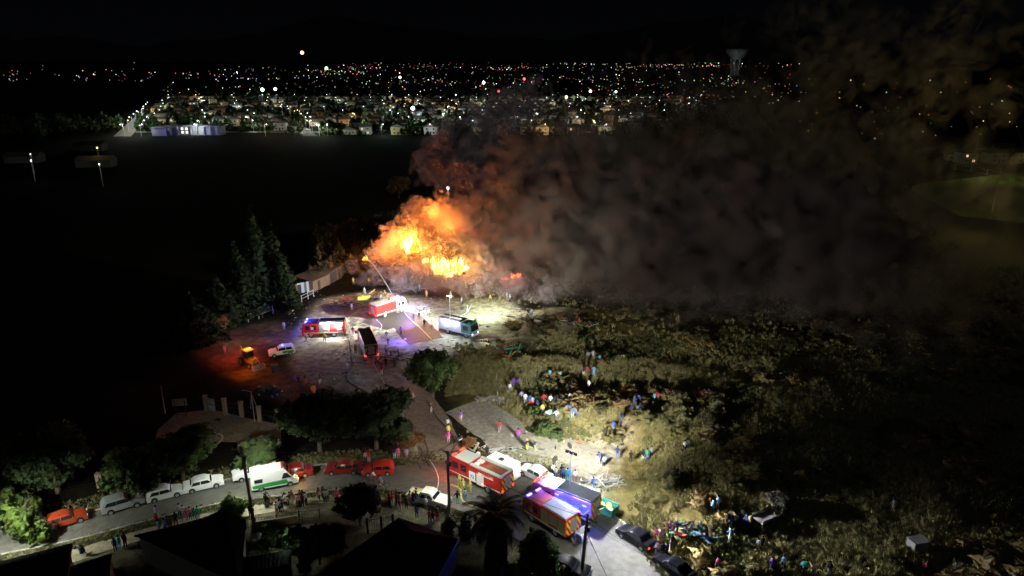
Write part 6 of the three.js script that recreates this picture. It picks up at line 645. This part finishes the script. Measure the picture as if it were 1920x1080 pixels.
{ // the countless smaller lights of the valley
  const r = rng(63), L = []; const add = (n, x0, x1, y0, y1, cols, e0, e1, size) => { for (let i = 0; i < n; i++) { const px = x0 + (x1 - x0) * r(), py = y0 + (y1 - y0) * Math.pow(r(), 0.8), p = flat(px, py, 5); if (p.z > -420) continue; const d = p.distanceTo(EYE), c = cols[Math.floor(r() * cols.length)], e = (e0 + (e1 - e0) * Math.pow(r(), 4)); L.push([p, d / 1323 * size * (0.6 + 0.7 * r() * r()), c.map((v) => v * e)]); } };
  const w = [1, 1, 0.95], c = [0.85, 0.95, 1], y = [1, 0.75, 0.4], g = [0.55, 1, 0.65], rd = [1, 0.12, 0.08], o = [1, 0.45, 0.15], b = [0.45, 0.55, 1];
  add(230, 300, 1010, 130, 200, [w, c, y, y, g, w, o], 0.25, 4, 0.9); add(120, 400, 1280, 122, 165, [w, c, y, g, rd, w, b], 0.3, 4, 0.9); add(150, 640, 1500, 117, 128, [w, rd, o, rd, c, y], 0.3, 3, 0.8); add(120, 1010, 1500, 130, 200, [w, y, y, rd, o, c], 0.25, 3.5, 0.9); add(45, 0, 300, 130, 152, [rd, w, y, c, o], 0.3, 3, 0.85); add(50, 1480, 1920, 140, 260, [w, y, o, rd], 0.4, 3, 0.9); add(24, 700, 1480, 105, 119, [w, y, c], 0.2, 1.2, 0.7); add(40, 300, 800, 190, 250, [y, w, y], 0.2, 2, 0.8); add(28, 1700, 1920, 230, 330, [w, y, y, g], 0.4, 3, 0.9); add(14, 0, 260, 95, 150, [c, w], 0.3, 3, 1.0);
  for (let k = 0; k < 34; k++) { const py0 = 119 + 62 * r() * r(), x0 = 320 + 1050 * r(), n = 8 + Math.floor(16 * r()), dx = (5 + 7 * r()) * (py0 < 135 ? 0.7 : 1), dy = (r() - 0.5) * (py0 < 130 ? 0.15 : 1.4), cc0 = [w, y, w, rd, o, c, g][Math.floor(r() * 7)], e = 0.5 + 1.8 * r(); for (let i = 0; i < n; i++) { const p = flat(x0 + i * dx + (r() - 0.5) * 16, py0 + i * dy * 0.5 + (r() + r() - 1) * (py0 < 126 ? 2.2 : 5), 6); if (p.z > -430 || r() < 0.3) continue; L.push([p, p.distanceTo(EYE) / 1323 * (0.55 + 0.4 * r()), (r() < 0.4 ? [w, y, c, o][Math.floor(r() * 4)] : cc0).map((v) => v * e * (0.15 + 1.5 * r() * r()))]); } }
  const m0 = new THREE.MeshBasicMaterial({ color: 0xffffff }); m0.name = 'distant_light'; const im = new THREE.InstancedMesh(new THREE.OctahedronGeometry(1, 0), m0, L.length), m = new THREE.Matrix4(), q = new THREE.Quaternion(), cc = new THREE.Color(); L.forEach(([p, s, c2], i) => { im.setMatrixAt(i, m.compose(p, q, V(s, s, s))); im.setColorAt(i, cc.setRGB(...c2)); }); im.name = 'distant_lights'; scene.add(im); tag(im, 'countless distant lamps of the valley town', 'lights', null, 'stuff');
  // the few that burn brightest
  const big = (px, py, rgb, k, label, cd) => { const p = flat(px, py, 9), d = p.distanceTo(EYE), t = thing('flood_lamp', label, 'lamp', p.clone().setY(0)); obj('pole', cy(0.15, 0.2, 9, 0, 4.5, 0, 6), steel, t); obj('lamp_head', new THREE.IcosahedronGeometry(d / 1323 * k, 1).translate(0, 9, 0), glow('flood_' + rgb.join(), rgb.map((v) => v * 5)), t); lamp(p.clone().add(V(0, 0.5, d / 1323 * (k + 2))), rgb, cd, 20); };
  big(774, 203, [0.8, 0.95, 1], 3.6, 'brightest bluish flood lamp in the middle of the town', 1200); big(492, 168, [0.6, 1, 0.8], 3, 'green-white flood lamp at the left of the town, first of two', 1400); big(516, 167, [0.7, 1, 0.9], 2.6, 'green-white flood lamp at the left of the town, second of two', 1200); big(907, 155, [0.6, 0.7, 1], 2.8, 'bluish flood lamp before the skyline', 900); big(612, 128, [0.5, 1, 0.5], 2.6, 'vivid green lamp below the skyline', 900); big(750, 145, [0.9, 1, 1], 2.2, 'white flood lamp below the skyline', 700); big(983, 148, [1, 0.08, 0.06], 2.4, 'red lamp above the middle of the town', 200); big(935, 171, [1, 0.08, 0.06], 2.2, 'red lamp lower in the town', 200); big(1107, 171, [1, 1, 0.75], 2.4, 'yellow-white lamp right of the town middle', 600); big(1062, 182, [1, 0.8, 0.4], 2.4, 'warm lamp at the smoke edge over the town', 500); big(1155, 172, [0.9, 1, 0.9], 2, 'white lamp at the right of the town', 400); big(840, 352, [1, 0.95, 1], 3, 'white lamp shining through the smoke above the fire', 500); big(58, 301, [0.6, 0.95, 1], 1.1, 'cool lamp alone over a roof in the dark left field', 22); big(57, 289, [0.7, 0.9, 1], 0.8, 'small lamp just above the cool one in the dark left field', 8); big(186, 308, [0.9, 1, 1], 1.1, 'lamp over a pale roof in the dark left field', 24); big(182, 277, [1, 0.8, 0.3], 1.2, 'warm lamp at the far barn in the dark left field', 14);
  for (const [px, py, label] of [[48, 304, 'low barn lit by a cool lamp in the dark left field'], [182, 312, 'low barn with a pale roof in the dark left field'], [170, 282, 'long barn lit warm in the dark left field']]) { const p = flat(px, py), t = thing('barn', label, 'barn', p, 0.1); obj('wall', bx(16, 3.4, 8, 0, 1.7, 0), M('barn_wall', [0.12, 0.12, 0.11], 0.9), t); const s = new THREE.Shape([[-4.6, 0], [4.6, 0], [0, 1.8]].map(([a, q2]) => new THREE.Vector2(a, q2))), gg = new THREE.ExtrudeGeometry(s, { depth: 16.6, bevelEnabled: false }); gg.translate(0, 3.41, -8.3); gg.rotateY(Math.PI / 2); obj('roof', gg, townRoof, t); }
}
{ // dark trees among the houses, and hills
  const r = rng(29), g0 = crown([[0, 4, 0, 2.6, 3.2, 2.6]], 90, 1.3, 8); g0.deleteAttribute('uv'); const list = []; for (let i = 0; i < 900; i++) { const z = -505 - 870 * r() * r(), x0 = -258 - 0.42 * (-486 - z), x = x0 + r() * (200 - x0); list.push([x, z, 0.6 + 0.8 * r()]); } for (let i = 0; i < 46; i++) list.push([-168 + 250 * r(), -484 - 12 * r(), 0.4 + 0.7 * r()]); for (let i = 0; i < 200; i++) list.push([-480 + 190 * r(), -470 - 120 * r(), 0.8 + 0.6 * r()]);
  const im = new THREE.InstancedMesh(g0, leafDark, list.length), m = new THREE.Matrix4(); list.forEach(([x, z, s], i) => im.setMatrixAt(i, m.makeScale(s, s, s).setPosition(x, -0.3, z))); im.name = 'town_trees'; scene.add(im); tag(im, 'dark mass of trees among the far town houses', 'trees', null, 'stuff');
  const P = [], I = [], nx = 160, nz = 12; for (let j = 0; j <= nz; j++) for (let i = 0; i <= nx; i++) { const x = (i / nx - 0.5) * 22000, f = j / nz, z = -9000 - 3500 * f, h = Math.max(0, (160 + 760 * (0.5 + fbm(x * 0.00022, 2.2, 5, 4) * 1.6)) * Math.sin(Math.min(1, f * 1.1) * Math.PI / 2) - 60) * (0.6 + 0.4 * sst(Math.abs(x + 800), 300, 3500)); P.push(x, h - 30, z); if (i && j) { const a = j * (nx + 1) + i; I.push(a - nx - 2, a - 1, a, a - nx - 2, a, a - nx - 1); } }
  const g = new THREE.BufferGeometry(); g.setAttribute('position', new THREE.Float32BufferAttribute(P, 3)); g.setIndex(I.reverse()); g.computeVertexNormals(); tag(obj('hills', g, M('hill_earth', [0.05, 0.05, 0.055], 1)), null, null, null, 'structure');
}
{ // the floodlit pitch on the right
  tag(obj('field', poly([[1690, 348], [1920, 322], [1990, 330], [1990, 425], [1800, 405]].map(([a, b]) => flat(a, b)), -0.2, 0.02), M('pitch_grass', [0.12, 0.15, 0.05], 0.95, { bumpMap: grainBy(0.5), bumpScale: 0.05 })), null, null, null, 'structure');
  const pl = (px, py, h, label, arm) => { const p = flat(px, py), t = thing('light_pole', label, 'light pole', p); obj('pole', cy(0.12, 0.18, h, 0, h / 2, 0, 8), poleWood, t); obj('arm', bx(1.8, 0.12, 0.12, 0.6, h - 0.4, 0), ironM, t); if (arm) { obj('lamp_head', rb(0.9, 0.3, 0.5, 1.4, h - 0.5, 0, 0.06), glow('pitch_lamp', [5, 4.6, 3]), t); } return t; };
  pl(1860, 398, 15, 'dark leaning light pole beside the floodlit pitch'); pl(1822, 318, 17, 'thin tall pole behind the pitch'); 
  for (const [px, py] of [[1898, 372], [1826, 362], [1975, 385]]) { const p = flat(px, py, 13); lamp(p, [1, 0.85, 0.3], px > 1930 ? 900 : 520, 20); }
  const big2 = flat(1935, 360), t = thing('light_pole', 'pitch light pole just beyond the right edge', 'light pole', big2); obj('pole', cy(0.15, 0.2, 13, 0, 6.5, 0, 8), steel, t); obj('lamp_head', rb(1.4, 0.5, 0.6, 0, 13, 0, 0.1), glow('pitch_lamp', [5, 4.6, 3]), t);
  fenceRun('pitch_fence', 'long mesh fence posts along the pitch', 'fence', [[1790, 318], [1820, 322], [1850, 328], [1885, 336], [1920, 344]], 2.6, 0.16, [0.1, 0.95], M('rail_pale', [0.45, 0.42, 0.4], 0.8), { rr: 0.05 });
  const rr = rng(8); for (let i = 0; i < 9; i++) { const p = flat(1790 + i * 18, 300 + 6 * Math.sin(i * 2.1)); townProto[i % 9] && tag(copy(townProto[i % 9], 'small house in the row behind the floodlit pitch', p, rr() - 0.5, 'houses behind the pitch')); }
  tree('scrub_tree', 'yellow-green tree lit by a lamp behind the pitch', flat(1862, 300), 8, 8, leafLime, 1600, 0.7, 91); lamp(flat(1866, 296, 9), [0.8, 1, 0.3], 160, 10);
}
// ------------------------------------------------------------------ fire, water and smoke
const flameM = [glow('flame_core', [9, 6.2, 1.6]), glow('flame_body', [7, 2.9, 0.25]), glow('flame_edge', [4, 0.75, 0.05]), glow('ember_red', [2.6, 0.12, 0.08])];
function tongue(h, w, seed) { const g = new THREE.SphereGeometry(1, 14, 16), p = g.attributes.position; for (let i = 0; i < p.count; i++) { const y = (p.getY(i) + 1) / 2, k = Math.pow(Math.sin(Math.PI * Math.min(1, Math.pow(y, 0.6))), 0.8) * (1.1 - 0.75 * y), n = 1 + 0.5 * noise.noise(p.getX(i) * 2 + seed, y * 3, p.getZ(i) * 2), sway = 0.55 * w * y * y * noise.noise(y * 2, seed, 1.5); const l = Math.hypot(p.getX(i), p.getZ(i)) || 1; p.setXYZ(i, p.getX(i) / l * w * k * n + sway * 2, y * h, p.getZ(i) / l * w * k * n + sway); } g.computeVertexNormals(); return g; }
function fire(label, px, py, depth, wpx, hpx, n, seed, cd, mix = [0, 1, 2], rgb = [1, 0.36, 0.055]) { const c = at(px, py, depth), k = depth / FPX, r = rng(seed), t = thing('fire', label, 'fire', c); for (let i = 0; i < n; i++) { const h = hpx * k * (0.3 + 0.7 * r()), w = h * (0.13 + 0.13 * r()), x = (r() + r() - 1) * wpx * k, y = (r() - 0.6) * hpx * k * 0.5, g = tongue(h, w, seed + i * 3.1); g.rotateZ((r() - 0.4) * -0.7); g.translate(x, y, (r() - 0.5) * wpx * k); obj('flame', g, flameM[mix[Math.floor(r() * mix.length)]], t); } if (cd) { lamp(c.clone().add(V(0, hpx * k * 0.9, 0.5)), rgb, cd, 110); } return t; }
const D0 = 163;
fire('largest flames, yellow-white, at the foot of the orange smoke', 838, 509, D0 - 2, 32, 24, 90, 1, 1000, [0, 0, 1, 1, 2], [1, 0.34, 0.06]);
fire('tall yellow flames climbing diagonally inside the orange smoke', 772, 466, D0 + 6, 20, 28, 70, 2, 900, [0, 1, 1, 2], [1, 0.28, 0.03]);
fire('small flames between the two large fires', 803, 491, D0 + 1, 12, 10, 16, 3, 460, [1, 1, 0]);
fire('small flames right of the largest fire', 874, 506, D0 - 2, 6, 10, 10, 4, 240, [1, 0]);
fire('small flames left of the water jet', 684, 486, D0 + 12, 9, 8, 10, 5, 110, [1, 2, 1]);
fire('faint red flames high in the dark smoke', 868, 434, D0 + 16, 8, 7, 9, 6, 60, [3], [1, 0.1, 0.08]);
fire('red embers in the dark smoke, largest patch', 966, 518, D0 - 8, 12, 8, 18, 7, 60, [3, 2], [1, 0.12, 0.08]);
fire('red embers in the dark smoke, lower left patch', 948, 524, D0 - 10, 8, 5, 9, 8, 26, [3], [1, 0.12, 0.08]);
for (const [a, b, d] of [[812, 398, 178], [840, 424, 176], [742, 446, 172], [724, 476, 172]]) lamp(at(a, b, d - 4), [1, 0.23, 0.035], 950, 170);
{ // water jet from the pumper's gun
  const a = inG(engB, V(1.2, 4.0, -0.1)), b = at(691, 487, 176), m = a.clone().lerp(b, 0.55).add(V(0, 1.4, 0)), c = new THREE.QuadraticBezierCurve3(a, m, b), P = [], n = 30; for (let i = 0; i < n; i++) P.push(c.getPoint(i / (n - 1)));
  const gs = []; for (let i = 0; i + 1 < n; i++) gs.push(bar(P[i], P[i + 1], 0.05 + 0.006 * i, 7, 0.05 + 0.006 * (i + 1))); tag(obj('water_jet', gs, M('water_spray', [0.8, 0.82, 0.9], 1, { transparent: true, opacity: 0.45, specularIntensity: 0.2, transmission: 0.4 })), 'thin white jet of water thrown from the pumper into the smoke', 'water jet');
}
const puffTex = texture(64, 64, (g, W, H) => { const d = g.createImageData(W, H); for (let y = 0; y < H; y++) for (let x = 0; x < W; x++) { const u = x / 32 - 1 + 1 / 64, v = y / 32 - 1 + 1 / 64, q = Math.max(0, 1 - u * u - v * v), n = clamp(0.9 + 0.6 * fbm(x * 0.09, y * 0.09, 3.3, 3), 0, 1.2), i = (y * W + x) * 4; d.data[i] = d.data[i + 1] = d.data[i + 2] = clamp(255 * Math.pow(q, 1.1) * n * 1.15, 0, 255); d.data[i + 3] = 255; } g.putImageData(d, 0, 0); }, false);
const FACETS = 12;
function puffGeo(seed, s = 0.42) { const r = rng(seed), P = [], U = [], I = [], q = new THREE.Quaternion(), e = new THREE.Euler(); for (let k = 0; k < FACETS; k++) { let c; do c = V(r() * 2 - 1, r() * 2 - 1, r() * 2 - 1); while (c.length() > 1); e.set(r() * 6.3, r() * 6.3, r() * 6.3); q.setFromEuler(e); [[-1, -1], [1, -1], [1, 1], [-1, 1]].forEach(([a, b]) => { const v = V(a * s, b * s, 0).applyQuaternion(q).add(c); P.push(v.x, v.y, v.z); U.push((a + 1) / 2, (b + 1) / 2); }); I.push(k * 4, k * 4 + 1, k * 4 + 2, k * 4, k * 4 + 2, k * 4 + 3); } const g = new THREE.BufferGeometry(); g.setAttribute('position', new THREE.Float32BufferAttribute(P, 3)); g.setAttribute('uv', new THREE.Float32BufferAttribute(U, 2)); g.setIndex(I); g.computeVertexNormals(); return g; }
// cells: [px, py, depth, radius px, optical depth, squash]; each is filled with small puffs, thinning outwards when soft
function smoke(name, label, cells, albedo, opacity, size, seed, soft) {
  const r = rng(seed), list = [], per = FACETS * 0.5 * 4 * 0.42 * 0.42 * size * size * opacity * 0.42; for (const [px, py, dep, rp, tau, sq = 0.85] of cells) { const c = at(px, py, dep), R = rp * dep / FPX, n = Math.round(tau * Math.PI * R * R * sq / per * (soft ? 1.6 : 1)); for (let i = 0; i < n; i++) { let v; do v = V(r() * 2 - 1, r() * 2 - 1, r() * 2 - 1); while (v.length() > 1);
    const d = v.length(), q = c.clone().add(v.clone().multiplyScalar(R).multiply(V(1, sq, 1))), w = fbm(q.x * 0.09 + seed, q.y * 0.11, q.z * 0.09, 4); if (soft ? r() > (1 - d * d) * (1 + (seed === 7 ? 0.35 : 0.9) * w) : d > 0.82 + 0.9 * fbm(q.x * 0.16, q.y * 0.16, q.z * 0.16 + seed, 3)) continue;
    if (q.y < 0.4) q.y = 0.4 + Math.abs(q.y) * 0.3; list.push([q, size * (0.75 + 0.5 * r()), r() * 6.3, r()]); } }
  const m0 = new THREE.MeshPhysicalMaterial({ color: new THREE.Color().setRGB(...albedo), roughness: 1, transparent: true, opacity, alphaMap: puffTex, transmission: 0.5, thickness: 0, specularIntensity: 0, side: THREE.DoubleSide }); m0.name = name;
  const im = new THREE.InstancedMesh(puffGeo(seed), m0, list.length), m = new THREE.Matrix4(), q = new THREE.Quaternion(), e = new THREE.Euler(); list.forEach(([p, k, a, b], i) => { e.set(a, b * 6.3, a * 2); im.setMatrixAt(i, m.compose(p, q.setFromEuler(e), V(k, k, k))); }); im.name = name; scene.add(im); console.log(name, list.length); return tag(im, label, 'smoke', null, 'stuff');
}
smoke('smoke_billow', 'dense orange-lit smoke billowing up from the flames', [[735, 484, 168, 36, 1.5], [710, 482, 170, 28, 0.9], [752, 460, 171, 42, 1.6], [784, 440, 173, 46, 1.6], [800, 412, 176, 46, 1.7], [826, 404, 178, 46, 1.7], [790, 398, 178, 34, 1.4], [850, 430, 174, 56, 1.5], [852, 470, 170, 54, 1.2], [812, 472, 171, 46, 1.1], [760, 500, 166, 36, 0.9], [885, 482, 166, 50, 1.0], [905, 512, 160, 44, 0.7], [866, 394, 178, 34, 1.2], [790, 508, 160, 34, 0.6, 0.6], [722, 502, 165, 30, 0.6, 0.6], [838, 508, 158, 34, 0.5], [820, 520, 158, 40, 0.4, 0.4]], [0.62, 0.58, 0.54], 0.2, 1.9, 5, true);
smoke('smoke_plume', 'thin smoke trailing up from the fire over the town', [[828, 290, 190, 50, 1.7], [850, 330, 186, 52, 1.7], [812, 318, 188, 34, 1.2], [842, 252, 205, 38, 0.9], [890, 262, 200, 66, 1.5], [930, 215, 220, 62, 0.9], [985, 190, 235, 64, 0.7], [890, 350, 182, 46, 1.4], [700, 510, 164, 34, 0.8, 0.4], [665, 502, 168, 26, 0.6, 0.4], [960, 540, 153, 44, 0.8, 0.4], [1020, 552, 149, 44, 0.7, 0.4], [735, 512, 161, 50, 0.7, 0.35], [800, 505, 158, 50, 0.5, 0.5], [770, 518, 158, 60, 0.9, 0.35], [850, 522, 156, 60, 0.8, 0.35], [905, 530, 155, 50, 0.9, 0.4]], [0.42, 0.36, 0.38], 0.2, 2.4, 6, true);
smoke('smoke_bank', 'great grey smoke bank drifting away to the right', [[950, 430, 172, 110, 0.72], [1000, 340, 184, 140, 0.58], [1050, 440, 168, 150, 0.72], [1150, 350, 180, 190, 0.58], [1170, 480, 156, 150, 0.65], [1300, 440, 160, 220, 0.65], [1320, 540, 140, 130, 0.36, 0.6], [1450, 470, 148, 220, 0.58], [1480, 340, 172, 240, 0.36], [1620, 450, 142, 240, 0.43], [1620, 560, 128, 150, 0.25, 0.6], [1780, 480, 132, 200, 0.29], [1780, 330, 165, 240, 0.18], [1220, 230, 220, 170, 0.29], [1480, 180, 235, 250, 0.16], [1780, 150, 220, 280, 0.11], [1650, 30, 260, 260, 0.06], [960, 540, 156, 56, 0.43, 0.5], [1030, 548, 152, 60, 0.43, 0.5], [1120, 560, 145, 70, 0.36, 0.5], [1230, 575, 139, 80, 0.29, 0.5]], [0.36, 0.29, 0.255], 0.115, 6.5, 7, true);
renderer.render(scene, camera);
